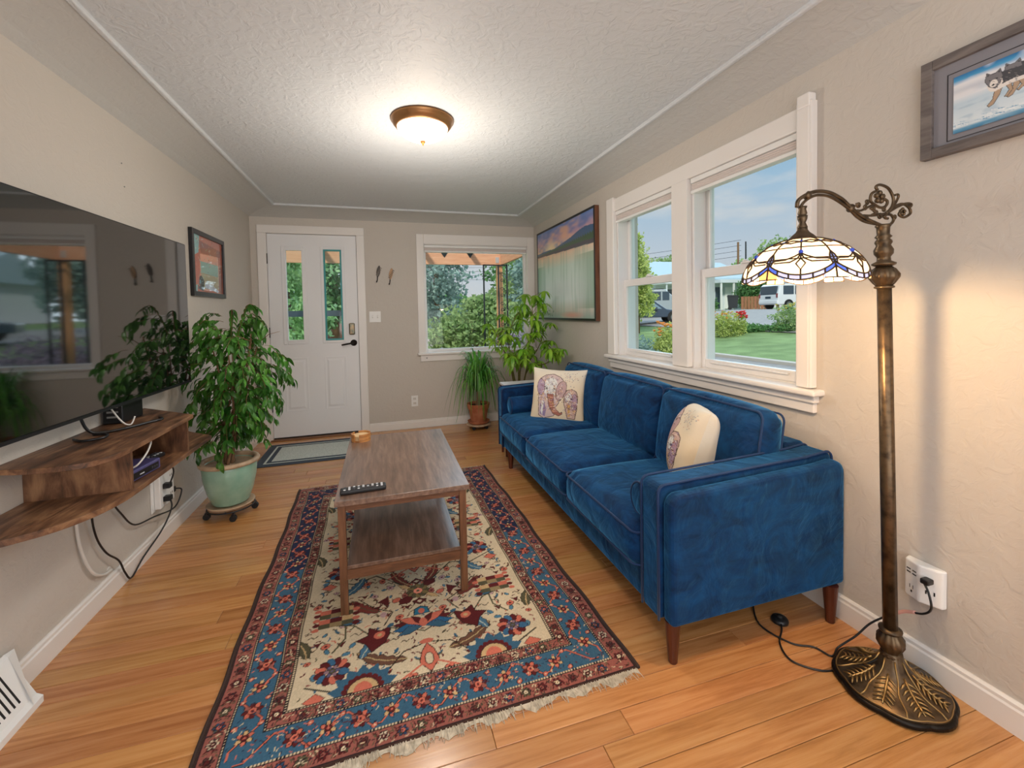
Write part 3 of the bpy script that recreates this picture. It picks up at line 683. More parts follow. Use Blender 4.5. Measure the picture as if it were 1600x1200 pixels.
    for s_ in range(3200):    # small woven filling of the borders
        d_ = [r.uniform(.014, .06), r.uniform(.075, .163), r.uniform(.177, .209)][r.integers(3)]; t_ = r.uniform(0, 1); sd = r.integers(4)
        x, y = [(d_, d_+(h-2*d_)*t_), (w-d_, d_+(h-2*d_)*t_), (d_+(w-2*d_)*t_, d_), (d_+(w-2*d_)*t_, h-d_)][sd]; blue = .07 < d_ < .165
        q = r.uniform(.003, .006); a = r.uniform(0, PI); col = (['1f2a44', OR, MR, '27455c', 'c9b896'] if blue else ['4a2422', MR, '3a2a30', 'c9b896', OL])[r.integers(5)]
        c.line([(x-q*math.cos(a), y-q*math.sin(a)), (x+q*math.cos(a), y+q*math.sin(a))], .0032, col)
    border = c.c.copy()
    for s_ in range(900):     # scattered flecks
        x, y = r.uniform(f0+.02, w-f0-.02), r.uniform(f0+.02, h-f0-.02); a = r.uniform(0, PI); q = r.uniform(.005, .011); col = [MR, OR, MR, '8a4c44', OL, BL][r.integers(6)]
        for sx in (0,): c.line([(x-q*math.cos(a), y-q*math.sin(a)), (x, y), (x+q*math.cos(a+.8), y+q*math.sin(a+.8))], .0045, col)
    for s_ in range(230):     # small mirrored sprigs filling the ground
        q, y = r.uniform(.02, w/2-f0-.02), r.uniform(f0+.03, h-f0-.03); k_ = r.integers(5); rr = r.uniform(.010, .018); a = r.uniform(0, 2*PI)
        for sx in (1, -1):
            x = cx+sx*q
            if k_ == 0: c.ell(x, y, rr, rr*.7, [OR, PK, 'b8979a'][s_ % 3], a*sx, '33221f', .002); c.ell(x, y, rr*.35, rr*.3, MR)
            elif k_ == 1: c.poly([(x, y-rr*1.2), (x+sx*rr, y+rr*.4), (x, y+rr*.1), (x-sx*rr, y+rr*.5)], MR, '33221f', .0015)
            elif k_ == 2:
                P = [(x+sx*rr*1.6*t_*math.cos(a+t_), y+rr*1.6*t_*math.sin(a+t_)) for t_ in np.linspace(0, 1.3, 5)]; c.line(P, .005, OL)
                for p_ in P[1:4]: c.ell(p_[0], p_[1]+.006, .005, .004, [MR, BL][s_ % 2])
            elif k_ == 3: c.line([(x-rr*1.3, y), (x-rr*.4, y+rr*.6), (x+rr*.4, y-rr*.3), (x+rr*1.4, y+rr*.5)], .0035, '4a3a2c')
            else: c.ell(x, y, rr*.9, rr*.5, '4f7c96', a*sx, '2a2320', .0018)
    y0 = f0-.10
    for kcell in range(5):
        yb = y0+P_*kcell
        def go(sx):
            X = lambda q: cx+sx*q*1.24
            # vine lattice
            c.line([(X(.0), yb+.30), (X(.10), yb+.36), (X(.16), yb+.34), (X(.21), yb+.42), (X(.33), yb+.47)], .006, OL)
            c.line([(X(.33), yb+.17), (X(.22), yb+.10), (X(.14), yb+.13), (X(.05), yb+.02)], .006, '3f3a2c')
            c.line([(X(.235), yb+.50), (X(.235), yb+.36), (X(.27), yb+.30)], .007, OL)
            leaf(X(.06), yb+.185, sx, .15, -.1, '6a4a3a', 'b8a477'); leaf(X(.30), yb+.52, -sx, .13, -1.1, BL, '9db4bb'); leaf(X(.13), yb+.47, sx, .12, .2, '7b3a33', OL); leaf(X(.19), yb+.235, sx, .10, 1.7, '47708c', 'b5bfae')
            leaf(X(.02), yb+.60, sx, .12, .5, '7b3a33', 'b8a477'); leaf(X(.25), yb+.02, -sx, .11, .4, '47708c', 'b5bfae'); leaf(X(.34), yb+.30, -sx, .08, 1.4, OL, TN)
            c.line([(X(.0), yb+.24), (X(.07), yb+.22), (X(.11), yb+.16), (X(.18), yb+.15)], .005, '33281f'); c.line([(X(.12), yb+.38), (X(.09), yb+.45), (X(.15), yb+.50), (X(.20), yb+.58)], .005, '33281f')
            for q_, w_q in ((.05, .10), (.17, .08), (.29, .34), (.07, .41), (.33, .58)): c.ell(X(q_), yb+w_q, .016, .012, OR, .3, '2a2320', .002); c.ell(X(q_), yb+w_q, .006, .005, MR)
            # rosette
            flower(X(.265), yb+.215, .058, [MR, OR, MR, '3a668a'], 12, .2, core='d9b9a2'); flower(X(.265), yb+.215, .026, ['5f5a7a', '8c6f7a'], 6, 0, core=OL)
            # stepped medallion
            yy = yb+.44
            for i in range(3):
                for j in range(4):
                    c.rect(min(X(.215+.034*i), X(.249+.034*i)), max(X(.215+.034*i), X(.249+.034*i)), yy+.028*j, yy+.028*j+.026, [OL, OR, MR, TN, OL, '8f7d5a'][(i*5+j*3) % 6])
            for j in range(5): c.ell(X(.205), yy+.0+.028*j, .014, .011, [MR, OR][j % 2]); c.ell(X(.325), yy+.028*j, .013, .010, [OR, MR][j % 2])
            # winged palmette
            c.poly([(X(.12), yb+.29), (X(.16), yb+.255), (X(.175), yb+.30), (X(.205), yb+.33), (X(.17), yb+.345), (X(.165), yb+.385), (X(.13), yb+.355), (X(.10), yb+.375), (X(.105), yb+.33)], MR, '2a2320', .003)
            c.ell(X(.135), yb+.335, .022, .018, OR, .4); c.ell(X(.135), yb+.335, .009, .008, TN); c.ell(X(.10), yb+.375, .015, .009, BL, .6)
            c.poly([(X(.10), yb+.50), (X(.14), yb+.53), (X(.10), yb+.56)], MR); c.ell(X(.12), yb+.445, .013, .016, 'b8979a')
            c.ell(X(.075), yb+.52, .018, .013, OR, .5, '2a2320', .002); c.poly([(X(.30), yb+.085), (X(.33), yb+.11), (X(.30), yb+.135), (X(.275), yb+.11)], OR, '2a2320', .002)
        both(go)
        # central flower and star
        yy = yb+.33
        for sx in (1, -1):
            for i, (L_, a, col) in enumerate(((.125, .30, MR), (.12, .02, '2c618a'), (.105, -.25, BL), (.115, .62, OR), (.08, 1.0, MR))):
                a2 = a+.35; P = [(cx, yy), (cx+sx*L_*.55*math.cos(a2), yy+L_*.55*math.sin(a2)+.008), (cx+sx*L_*math.cos(a), yy+L_*math.sin(a)), (cx+sx*L_*.6*math.cos(a-.12), yy+L_*.6*math.sin(a-.12)-.006)]
                c.poly(P, col, '33221f', .002)
        c.ell(cx, yy+.02, .016, .024, OR); c.poly([(cx-.032, yy+.07), (cx+.032, yy+.07), (cx+.026, yy+.105), (cx, yy+.118), (cx-.026, yy+.105)], '2f7391', '1f2a35', .004); c.ell(cx, yy+.088, .012, .016, OR)
        ys_ = yb+.555
        for i in range(4):
            a = PI/4+i*PI/2; c.poly([(cx, ys_), (cx+.095*math.cos(a-.22), ys_+.07*math.sin(a-.22)), (cx+.12*math.cos(a), ys_+.10*math.sin(a)), (cx+.08*math.cos(a+.25), ys_+.08*math.sin(a+.25))], [MR, TN, MR, TN][i], '33221f', .002)
        flower(cx, ys_, .048, [OL, '7a6a45'], 12, 0, core='e0907a')
        for sg in (-1, 1): c.poly([(cx, ys_+sg*.05), (cx+.028, ys_+sg*.072), (cx, ys_+sg*.094), (cx-.028, ys_+sg*.072)], MR, '33221f', .003); c.poly([(cx, ys_+sg*.062), (cx+.012, ys_+sg*.072), (cx, ys_+sg*.082), (cx-.012, ys_+sg*.072)], IV)
        yk = yb+.16
        c.poly([(cx, yk-.06), (cx+.035, yk-.01), (cx+.022, yk+.04), (cx, yk+.075), (cx-.022, yk+.04), (cx-.035, yk-.01)], OR, '33221f', .003); c.ell(cx, yk+.0, .014, .026, IV, 0, '33221f', .003); c.ell(cx, yk+.085, .026, .012, OR)
        for sx in (1, -1): c.line([(cx+sx*.03, yk-.02), (cx+sx*.12, yk-.075)], .008, OR)
    # half medallions standing on the field's end
    for ye, sg in ((f0, 1), (h-f0, -1)):
        for xm in (cx-.225, cx+.225):
            P = []
            for i in range(15):
                a = PI*i/14; R = (.115 if i % 2 else .088); P.append((xm+R*math.cos(a), ye+sg*R*.95*math.sin(a)))
            c.poly(P, BL)
            for i in range(9):
                a = PI*(i+.5)/9; c.ell(xm+.058*math.cos(a), ye+sg*.058*math.sin(a), .011, .011, MR)
            c.poly([(xm+.05*math.cos(a), ye+sg*.05*math.sin(a)) for a in np.linspace(0, PI, 12)], TN, '33221f', .003); c.poly([(xm+.03*math.cos(a), ye+sg*.035*math.sin(a)) for a in np.linspace(0, PI, 12)], OR)
    out_ = (c.X < f0) | (c.X > w-f0) | (c.Y < f0) | (c.Y > h-f0); c.c[out_] = border[out_]
    # wool mottling
    c.shade(np.random.default_rng(5).normal(size=c.X.shape)*.07+c.noise(.06, (6, 40), 8))
    return c
M['rug'] = mat('rug_wool', 'ffffff', .95, attr=True, bump=(260, .0015), sheen=.15, spec=.1)
M['fringe'] = mat('rug_fringe', 'cfc4b0', .9, vary=(60, 'a89c88', .4, .7))
M['selvedge'] = mat('rug_selvedge', '3a2a24', .95)
RW_, RH = 1.342, 2.098; RA = math.radians(1.35); rc = Vector((1.311, 2.300, 0))
rug = thing('area_rug', (rc.x, rc.y, 0), 'oriental rug with ivory field, blue and rust borders and floral motifs under the coffee table', 'rug')
def rugpos(X, Y):
    u, v = X-RW_/2, Y-RH/2; z = .006+.0006*np.sin(v*9+u*3)
    e = np.minimum(np.minimum(X, RW_-X), np.minimum(Y, RH-Y)); z = z-np.clip(.004-e, 0, .004)
    # slight wander of the sides
    u = u+.004*np.sin(v*5.5)*np.abs(u)/(RW_/2)+.003*np.sin(v*17)*np.abs(u)/(RW_/2)
    return rc.x+u*math.cos(RA)-v*math.sin(RA), rc.y+u*math.sin(RA)+v*math.cos(RA), z+0*u
rug_canvas(RW_, RH).build('pile', M['rug'], rugpos, rug)
Mr = Matrix.Translation(rc) @ Matrix.Rotation(RA, 4, 'Z')
for sg in (-1, 1):
    b = MB(); P = [(sg*(RW_/2+.002)+.004*math.sin(v*5.5)+.003*math.sin(v*17), v, .005) for v in np.linspace(-RH/2, RH/2, 60)]
    b.tube(P, .0055, 6, M=Mr).build('selvedge', M['selvedge'], rug, smooth=True)
fr_ = random.Random(4)
for sg, ln in ((-1, .034), (1, .016)):
    b = MB(); x = -RW_/2+.004
    P0 = [(-RW_/2, 0)]; n = 90; outer = [(-RW_/2+RW_*i/n, ln*(.55+.35*math.sin(i*.7)+fr_.uniform(-.15, .3))) for i in range(n+1)]
    vs = [(x_, sg*(RH/2-.002), .003) for x_, _ in outer]+[(x_, sg*(RH/2+o_), .0012) for x_, o_ in outer]
    b.add(vs, [(i, i+1, n+2+i, n+1+i) for i in range(n)], Mr)
    for i in range(230):
        x = fr_.uniform(-RW_/2, RW_/2); dx = fr_.uniform(-.012, .012); l_ = ln*fr_.uniform(.5, 1.25)
        b.tube([(x, sg*(RH/2-.003), .004), (x+dx*.5, sg*(RH/2+l_*.6), .004), (x+dx, sg*(RH/2+l_), .0015)], [.0014, .0012, .0007], 4, M=Mr)
    b.build('fringe', M['fringe'], rug, kind='stuff')

M['mat_rubber'] = mat('doormat_border', '3c4856', .85, bump=(200, .001))
M['mat_pile'] = mat('doormat_ribs', 'd3dad5', .9, vary=(150, 'b5bfba', .4, .6))
dm = thing('doormat', (.65, 4.26, 0), 'dark grey doormat with pale ribbed centre on the floor before the front door', 'doormat')
X0, X1, Y0, Y1 = .158, 1.20, 3.94, 4.575
B(X0, X1, Y0, Y1, 0, .006).build('border', M['mat_rubber'], dm, bev=.002)
frame2 = MB()
def fr2(a, w_, z0, z1):
    return MB().box(X0+a, X1-a, Y0+a, Y0+a+w_, z0, z1).box(X0+a, X1-a, Y1-a-w_, Y1-a, z0, z1).box(X0+a, X0+a+w_, Y0+a+w_, Y1-a-w_, z0, z1).box(X1-a-w_, X1-a, Y0+a+w_, Y1-a-w_, z0, z1)
fr2(.062, .016, .006, .0075).build('pale_stripe', M['mat_pile'], dm)
n = 34
for i in range(n):
    x = X0+.115+(X1-X0-.23)*(i+.5)/n; B(x-.0122, x+.0122, Y0+.115, Y1-.115, .0062, .0095).build('rib', M['mat_pile'], dm, bev=.001, seg=1)
# ---------------------------------------------------------------- television and shelf on the left wall
M['screen'] = mat('dark_screen', '08090b', .04, ior=2.8); M['bezel'] = mat('tv_bezel', '26282c', .35, .5)
Mt = Matrix.Translation((.150, 2.885, 1.262)) @ Matrix.Rotation(math.radians(-.8), 4, 'Z')
tv = thing('television', (.1, 2.28, 1.26), 'large black flat television hanging on the left wall above the wooden shelf', 'television')
TW, TH = 1.44, .390
MB().box(-.028, -.004, -TW, 0, -TH, TH, Mt).build('housing', M['bezel'], tv, bev=.003)
MB().box(-.004, -.001, -TW+.006, -.006, -TH+.014, TH-.006, Mt).build('screen', M['screen'], tv)
MB().box(-.004, .0, -TW, -.0, -TH, -TH+.012, Mt).build('lower_bezel', M['bezel'], tv)
MB().box(-.058, -.028, -TW+.25, -.25, -TH+.12, TH-.2, Mt).build('rear_case', M['black'], tv, bev=.01)
B(.001, .045, 2.08, 2.50, 1.12, 1.42).build('wall_mount', M['black'], tv)

def rustic(name, scale):
    m = bpy.data.materials.new(name); m.use_nodes = True; t = m.node_tree; b = t.nodes['Principled BSDF']; l = t.links.new
    g = N('ShaderNodeTexCoord', t); mm = N('ShaderNodeMapping', t); mm.inputs['Scale'].default_value = scale; l(g.outputs['Object'], mm.inputs[0])
    n = N('ShaderNodeTexNoise', t); n.inputs['Scale'].default_value = 2.4; n.inputs['Detail'].default_value = 9; n.inputs['Roughness'].default_value = .68; n.inputs['Distortion'].default_value = .9; l(mm.outputs[0], n.inputs['Vector'])
    n2 = N('ShaderNodeTexNoise', t); n2.inputs['Scale'].default_value = 7; n2.inputs['Detail'].default_value = 3; l(g.outputs['Object'], n2.inputs['Vector'])
    r = N('ShaderNodeValToRGB', t); r.color_ramp.elements[0].position = .38; r.color_ramp.elements[1].position = .64; r.color_ramp.elements[0].color = (*lin('2c1c13'), 1); r.color_ramp.elements[1].color = (*lin('a57d5a'), 1)
    e = r.color_ramp.elements.new(.5); e.color = (*lin('6e4b34'), 1)
    a = N('ShaderNodeMix', t, data_type='FLOAT'); a.inputs[0].default_value = .35; l(n.outputs['Fac'], a.inputs[2]); l(n2.outputs['Fac'], a.inputs[3]); l(a.outputs[0], r.inputs[0])
    l(r.outputs[0], b.inputs['Base Color']); b.inputs['Roughness'].default_value = .45
    bp = N('ShaderNodeBump', t); bp.inputs['Distance'].default_value = .001; l(n.outputs['Fac'], bp.inputs['Height']); l(bp.outputs[0], b.inputs['Normal']); return m
M['rustic'] = rustic('rustic_wood', (9, 1.4, 6)); M['rusticv'] = rustic('rustic_wood_upright', (6, 6, 1.2))
sh = thing('wall_shelf', (0, 2.1, .6), 'floating two-tier rustic brown wood media shelf with rounded corner under the television', 'wall shelf')
def rnd(P, k=8):   # Catmull curve through points
    o = []; P = [P[0]]+P+[P[-1]]
    for i in range(1, len(P)-2):
        for j in range(k):
            t_ = j/k; a, b_, c_, d_ = (np.array(q) for q in P[i-1:i+3])
            o.append(tuple(.5*((2*b_)+(-a+c_)*t_+(2*a-5*b_+4*c_-d_)*t_**2+(-a+3*b_-3*c_+d_)*t_**3)))
    return o+[tuple(P[-2])]
top = [(.001, 1.76)]+rnd([(.08, 1.735), (.16, 1.722), (.235, 1.725), (.285, 1.755), (.312, 1.82), (.318, 1.90)])+[(.318, 2.425), (.001, 2.70)]
MB().prism(top, .754, .772).build('top_board', M['rustic'], sh, bev=.0015)
lowp = [(.001, 1.52)]+rnd([(.09, 1.56), (.17, 1.60), (.235, 1.65), (.285, 1.73), (.312, 1.83), (.318, 1.92)])+[(.318, 2.64), (.001, 2.93)]
MB().prism(lowp, .592, .612).build('bottom_board', M['rustic'], sh, bev=.0015)
B(.001, .309, 1.895, 1.911, .612, .754).build('divider', M['rusticv'], sh)
B(.001, .309, 2.372, 2.388, .612, .754).build('divider', M['rusticv'], sh)
B(.001, .012, 1.911, 2.372, .612, .754).build('back_board', M['rusticv'], sh)
mo = thing('set_top_box', (.22, 2.02, .612), 'flat violet-grey media box on the lower shelf between the dividers', 'media box')
M['violet'] = mat('violet_grey_plastic', '4e4a78', .35)
Mx = Matrix.Translation((.225, 2.05, .612)) @ Matrix.Rotation(-.12, 4, 'Z')
MB().box(-.085, .06, -.10, .10, .003, .045, Mx).build('body', M['violet'], mo, bev=.004)
MB().box(.06, .0615, -.085, .085, .010, .034, Mx).build('front_panel', M['black'], mo)
for i in range(3): MB().box(.0615, .063, .04+.014*i, .048+.014*i, .018, .025, Mx).build('port', M['btn2'], mo)
MB().box(.0615, .0622, -.03, -.005, .018, .022, Mx).build('light', M['btn'], mo)
remote('black remote control lying behind the violet media box on the shelf', (.20, 2.25), 1.35, .17, .044, .612, 8, 3)
sp = thing('speaker', (.1, 2.36, .772), 'black box-shaped speaker standing on the shelf behind the television', 'speaker')
B(.012, .085, 2.33, 2.50, .773, .92).build('cabinet', M['black'], sp, bev=.004)
B(.016, .081, 2.3285, 2.33, .785, .91).build('port_panel', mat('port_panel', '0e0f10', .7), sp)
for i in range(3): B(.028, .070, 2.3262, 2.3285, .80+.022*i, .808+.022*i).build('socket', M['chrome'], sp)
def cord(name, label, P, r, m, k=6, par=None):
    o = MB().tube(rnd([tuple(p) for p in P], k), r, 7).build(name, M[m], par, smooth=True)
    if label: tag(o, label, 'cable')
    return o
M['wcord'] = mat('white_cord', 'd8d5cf', .5)
cord('cable', 'black cable bundle hanging from the television onto the shelf', [(.06, 2.09, .93), (.06, 2.10, .85), (.075, 2.12, .792), (.11, 2.15, .779), (.16, 2.20, .779), (.20, 2.27, .780), (.23, 2.33, .780), (.20, 2.38, .779)], .0055, 'black')
cord('cable', 'looped black cable end lying beside the cable bundle on the shelf', [(.05, 2.07, .7775), (.10, 2.03, .7775), (.15, 2.06, .7775), (.13, 2.12, .7775), (.08, 2.13, .7775)], .0048, 'black')
cord('cable', 'silver-white cable standing beside the speaker on the shelf', [(.06, 2.27, .93), (.07, 2.255, .88), (.12, 2.245, .80), (.14, 2.27, .778), (.15, 2.285, .81)], .0032, 'wcord')
cord('cable', 'white cord looping from the shelf opening to the violet media box', [(.02, 2.12, .72), (.12, 2.11, .735), (.26, 2.12, .745), (.295, 2.06, .72), (.28, 2.00, .672), (.24, 1.99, .663)], .0035, 'wcord')
# wall outlet with adapters under the shelf
M['slot'] = mat('dark_slot', '141414', .6)
ot = thing('wall_outlet', (0, 2.79, .3), 'white plug-in outlet expander with black plugs under the shelf on the left wall', 'outlet')
B(.001, .006, 2.715, 2.80, .20, .40).build('cover_plate', M['white'], ot, bev=.002)
B(.006, .036, 2.74, 2.90, .21, .40).build('adapter', M['white'], ot, bev=.006, seg=3)
for z in (.25, .30, .35):
    for dy in (0, .018): B(.0355, .037, 2.855+dy, 2.859+dy, z, z+.012).build('slot', M['slot'], ot)
for z in (.255, .325): B(.036, .07, 2.765, 2.80, z-.014, z+.014).build('plug', M['black'], ot, bev=.004)
B(.02, .036, 2.90, 2.925, .24, .27).build('plug', M['black'], ot, bev=.004)
cord('power_cord', 'black power cord running up from the outlet into the shelf', [(.062, 2.78, .325), (.085, 2.78, .40), (.08, 2.73, .47), (.05, 2.64, .54), (.05, 2.60, .595)], .004, 'black')
cord('power_cord', 'black power cord drooping across the wall below the shelf', [(.03, 2.925, .255), (.06, 2.93, .24), (.05, 2.86, .17), (.03, 2.68, .20), (.02, 2.52, .235), (.02, 2.42, .33), (.03, 2.33, .44), (.05, 2.28, .595)], .004, 'black')
cord('power_cord', 'long black power cord falling from the outlet to the floor under the shelf', [(.062, 2.78, .255), (.07, 2.775, .20), (.055, 2.70, .12), (.03, 2.56, .05), (.026, 2.46, .008), (.026, 2.41, .06), (.024, 2.37, .14), (.02, 2.29, .22), (.02, 2.23, .32), (.03, 2.19, .44), (.06, 2.16, .592)], .004, 'black')
cord('coaxial_cable', 'double white coaxial cable bending from the shelf into the wall by the baseboard', [(.03, 2.13, .592), (.012, 2.13, .44), (.012, 2.15, .30), (.012, 2.21, .18), (.012, 2.28, .13), (.012, 2.335, .12)], .006, 'wcord')
g_ = thing('cable_grommet', (0, 2.34, .12), 'small white wall plate where the white coaxial cable enters the wall', 'wall plate')
MB().lathe([(0, 0), (.014, 0), (.012, .004), (0, .004)], (.0005, 2.34, .12), 14, ax=(1, 0, 0)).build('plate', M['wcord'], g_)
for i, (y, z) in enumerate(((2.60, 2.0), (2.615, 1.89))):
    o = MB().lathe([(0, 0), (.003, 0), (.004, .003), (0, .004)], (.0, y, z), 8, ax=(1, 0, 0)).build('wall_nail', M['chrome']); tag(o, ('upper' if i == 0 else 'lower')+' of two tiny nail heads in the left wall above the television', 'nail', 'nails in the left wall')
# air register on the left baseboard
rg = thing('air_register', (0, 1.55, 0), 'white metal baseboard air register with slots at the bottom left', 'air vent')
prof_ = [(.001, .0), (.112, .0), (.112, .022), (.095, .032), (.030, .165), (.018, .175), (.001, .175)]
MB().prism([(x+.016 if x < .01 else x, z) for x, z in prof_], 1.20, 1.755, 1).build('housing', M['white'], rg, bev=.003)
MB().add([(.016, 1.755, 0), (.112, 1.715, 0), (.112, 1.715, .022), (.030, 1.755, .165), (.016, 1.755, .175), (.016, 1.83, 0), (.016, 1.80, .165)], [(0, 5, 1), (1, 5, 2), (2, 5, 6, 3), (3, 6, 4), (0, 4, 6, 5)]).build('end_cap', M['white'], rg)
nx, nz_ = .165-.032, .095-.030
ln = math.hypot(nx, nz_); 
for i in range(26):
    y = 1.235+.0185*i; a, b_ = .12, .88
    P0 = (.095+(.030-.095)*a, .032+(.165-.032)*a); P1 = (.095+(.030-.095)*b_, .032+(.165-.032)*b_); off = (.0006*nx/ln, .0006*nz_/ln)
    s = MB(); s.prism([(P0[0]-.002, P0[1]), (P0[0]+off[0], P0[1]+off[1]), (P1[0]+off[0], P1[1]+off[1]), (P1[0]-.002, P1[1])], y, y+.0065, 1); s.build('slot', M['slot'], rg)

# ---------------------------------------------------------------- pictures
M['print_g'] = mat('glazed_print', 'ffffff', .5, attr=True, coat=.9); bpy.data.materials['glazed_print'].node_tree.nodes['Principled BSDF'].inputs['Coat Roughness'].default_value = .02
M['print_m'] = mat('canvas_print', 'ffffff', .35, attr=True, coat=.35)
M['fblack'] = mat('black_frame', '1c1c20', .3); M['fbrown'] = wood('brown_frame', '4b2d1f', '6b432e', '7a5038', .45, (10, 10, 2), per=False)
M['fgrey'] = wood('weathered_grey_frame', '4a4442', '6d6562', '857d79', .6, (14, 1.5, 14), per=False, bump=.001)
def pframe(t, plane, x0, x1, ya, yb, za, zb, w, m, bev=.002):
    for q in ((ya, ya+w, za, zb), (yb-w, yb, za, zb), (ya+w, yb-w, za, za+w), (ya+w, yb-w, zb-w, zb)): B(x0, x1, *q).build('frame_rail', m, t, bev=bev)
# small picture beside the door
ya, yb, za, zb = 3.335, 3.945, 1.383, 1.833
pc = thing('framed_picture', (0, (ya+yb)/2, 1.6), 'black framed picture in reds and pale blues on the left wall beyond the television', 'picture')
pframe(pc, 0, .001, .024, ya, yb, za, zb, .032, M['fblack'])
c_ = Canvas(yb-ya-.064, zb-za-.064, 150, 120, 'b8634a'); w_, h_ = c_.w, c_.h
c_.poly([(0, h_), (w_*.22, h_), (w_*.16, h_*.6), (w_*.10, 0), (0, 0)], '7fb1b3'); c_.poly([(.02*w_, h_*.62), (.18*w_, h_*.7), (.16*w_, .15*h_), (.04*w_, .1*h_)], 'b5583b')
c_.poly([(.2*w_, h_*.92), (.95*w_, h_*.85), (.92*w_, .72*h_), (.25*w_, .70*h_)], '8c4a3b'); c_.poly([(.22*w_, .68*h_), (.85*w_, .72*h_), (.88*w_, .2*h_), (.80*w_, .04*h_), (.25*w_, .04*h_), (.2*w_, .3*h_)], 'e3a48f')
c_.poly([(.22*w_, .55*h_), (.84*w_, .55*h_), (.84*w_, .1*h_), (.25*w_, .08*h_)], '9db9ae'); c_.poly([(.24*w_, .35*h_), (.83*w_, .32*h_), (.83*w_, .08*h_), (.25*w_, .05*h_)], 'b7a98a')
c_.poly([(.12*w_, .05*h_), (.17*w_, .26*h_), (.24*w_, .30*h_), (.33*w_, .2*h_), (.30*w_, .02*h_)], '4a4148'); c_.poly([(.86*w_, .5*h_), (.97*w_, .55*h_), (.98*w_, .02*h_), (.84*w_, .02*h_)], '8a5243')
c_.poly([(.35*w_, .17*h_), (.62*w_, .14*h_), (.84*w_, .05*h_), (.80*w_, .02*h_), (.34*w_, .08*h_)], 'c9cfe0'); c_.ell(.2*w_, .18*h_, .01, .014, '6fa9b9')
for i in range(90):
    x, y = rng.uniform(0, w_), rng.uniform(0, h_); c_.line([(x, y), (x+.02, y+rng.uniform(-.02, .02))], .003, ['c97a5a', 'a9c7c2', 'e9c9a9', '6f4a44', '88a184'][rng.integers(5)])
c_.build('print', M['print_g'], lambda X, Y: (.012+0*X, ya+.032+X, za+.032+Y), pc)
# large landscape on the right wall (x runs from the near edge to the far edge)
ya, yb, za, zb = 3.175, 4.53, 1.145, 2.085
pl = thing('framed_picture', (W, (ya+yb)/2, 1.6), 'large brown and black framed sunrise lake landscape on the right wall near the corner', 'picture')
x1 = W-.001; x0 = W-.044
pframe(pl, 0, x0+.004, x1, ya, yb, za, zb, .018, M['fbrown'])
pframe(pl, 0, x0, x0+.004, ya, yb, za, zb, .020, M['fblack'], .001)
c_ = Canvas(yb-ya-.036, zb-za-.036, 260, 190, 'b9cfce'); w_, h_ = c_.w, c_.h; Yn = c_.Y/h_; Xn = c_.X/w_
def grad(stops):
    z = np.array([s_[0] for s_ in stops]); cs_ = np.array([lin(s_[1]) for s_ in stops]); return np.stack([np.interp(Yn, z, cs_[:, k]) for k in range(3)], -1)
c_.c = grad([(0, '9fb0ac'), (.08, 'd3cdc6'), (.2, 'e9f2f6'), (.35, 'e4f0f2'), (.55, 'cfe5df'), (.62, 'd9dac8'), (.68, 'ecd2b8'), (.72, 'd7a88f'), (.76, 'f0c9a0'), (.86, 'c99fae'), (1, '5d86c8')])  # pale lake mist, whitened further with the window's reflection painted in
cl_ = c_.noise(.5, (9, 14), 2)+c_.noise(.4, (20, 40), 3); k_ = (Yn > .76); c_.put((slice(None), slice(None)), np.clip(cl_*k_*.8, 0, .7), 'f2b98f'); c_.put((slice(None), slice(None)), np.clip(-cl_*k_*.9, 0, .75), '5a79b8')
c_.ell(w_*.72, h_*.78, .22, .10, 'ffe9bd', soft=1.0)
ms_ = [(0, .86), (.12, .87), (.22, .855), (.34, .82), (.5, .79), (.64, .765), (.8, .77), (1, .765)]
c_.poly([(a*w_, b_*h_) for a, b_ in ms_]+[(w_, .72*h_), (0, .70*h_)], '3f5f86')
tr = [(0, .80)]; 
for i in range(60): tr.append((i/60, .79-.00085*i+(.02 if i % 2 else -.006)*(1-i/90)))
c_.poly([(a*w_, b_*h_) for a, b_ in tr]+[(w_, .73*h_), (w_, .725*h_), (0, .70*h_)], '3d5a3d')
c_.poly([(0, .735*h_), (w_, .74*h_), (w_, .72*h_), (0, .69*h_)], '4a4652')
c_.put((slice(None), slice(None)), np.clip(c_.noise(.55, (60, 3), 6)*(Yn < .70), 0, .3), '7fb0a0'); c_.put((slice(None), slice(None)), np.clip((.30-Xn)*2.2, 0, .55)*((Yn > .10) & (Yn < .62)), '5d8f6f'); c_.put((slice(None), slice(None)), np.clip((Xn-.82)*4, 0, .6)*((Yn > .12) & (Yn < .6)), '6fa184')
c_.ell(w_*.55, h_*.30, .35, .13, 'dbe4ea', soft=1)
for i in range(240):
    x, y = w_*(1-abs(rng.normal()*.13)), abs(rng.normal())*.06*h_+.02; c_.ell(x, y, .010, .006, ['5f7f4a', '8fa87a', '3f5f45'][rng.integers(3)], rng.uniform(0, 3))
c_.ell(w_*.35, .03, .30, .04, 'd9a598', soft=.8)
c_.build('print', M['print_m'], lambda X, Y: (x0+.003+0*X, ya+.018+X, za+.018+Y), pl)
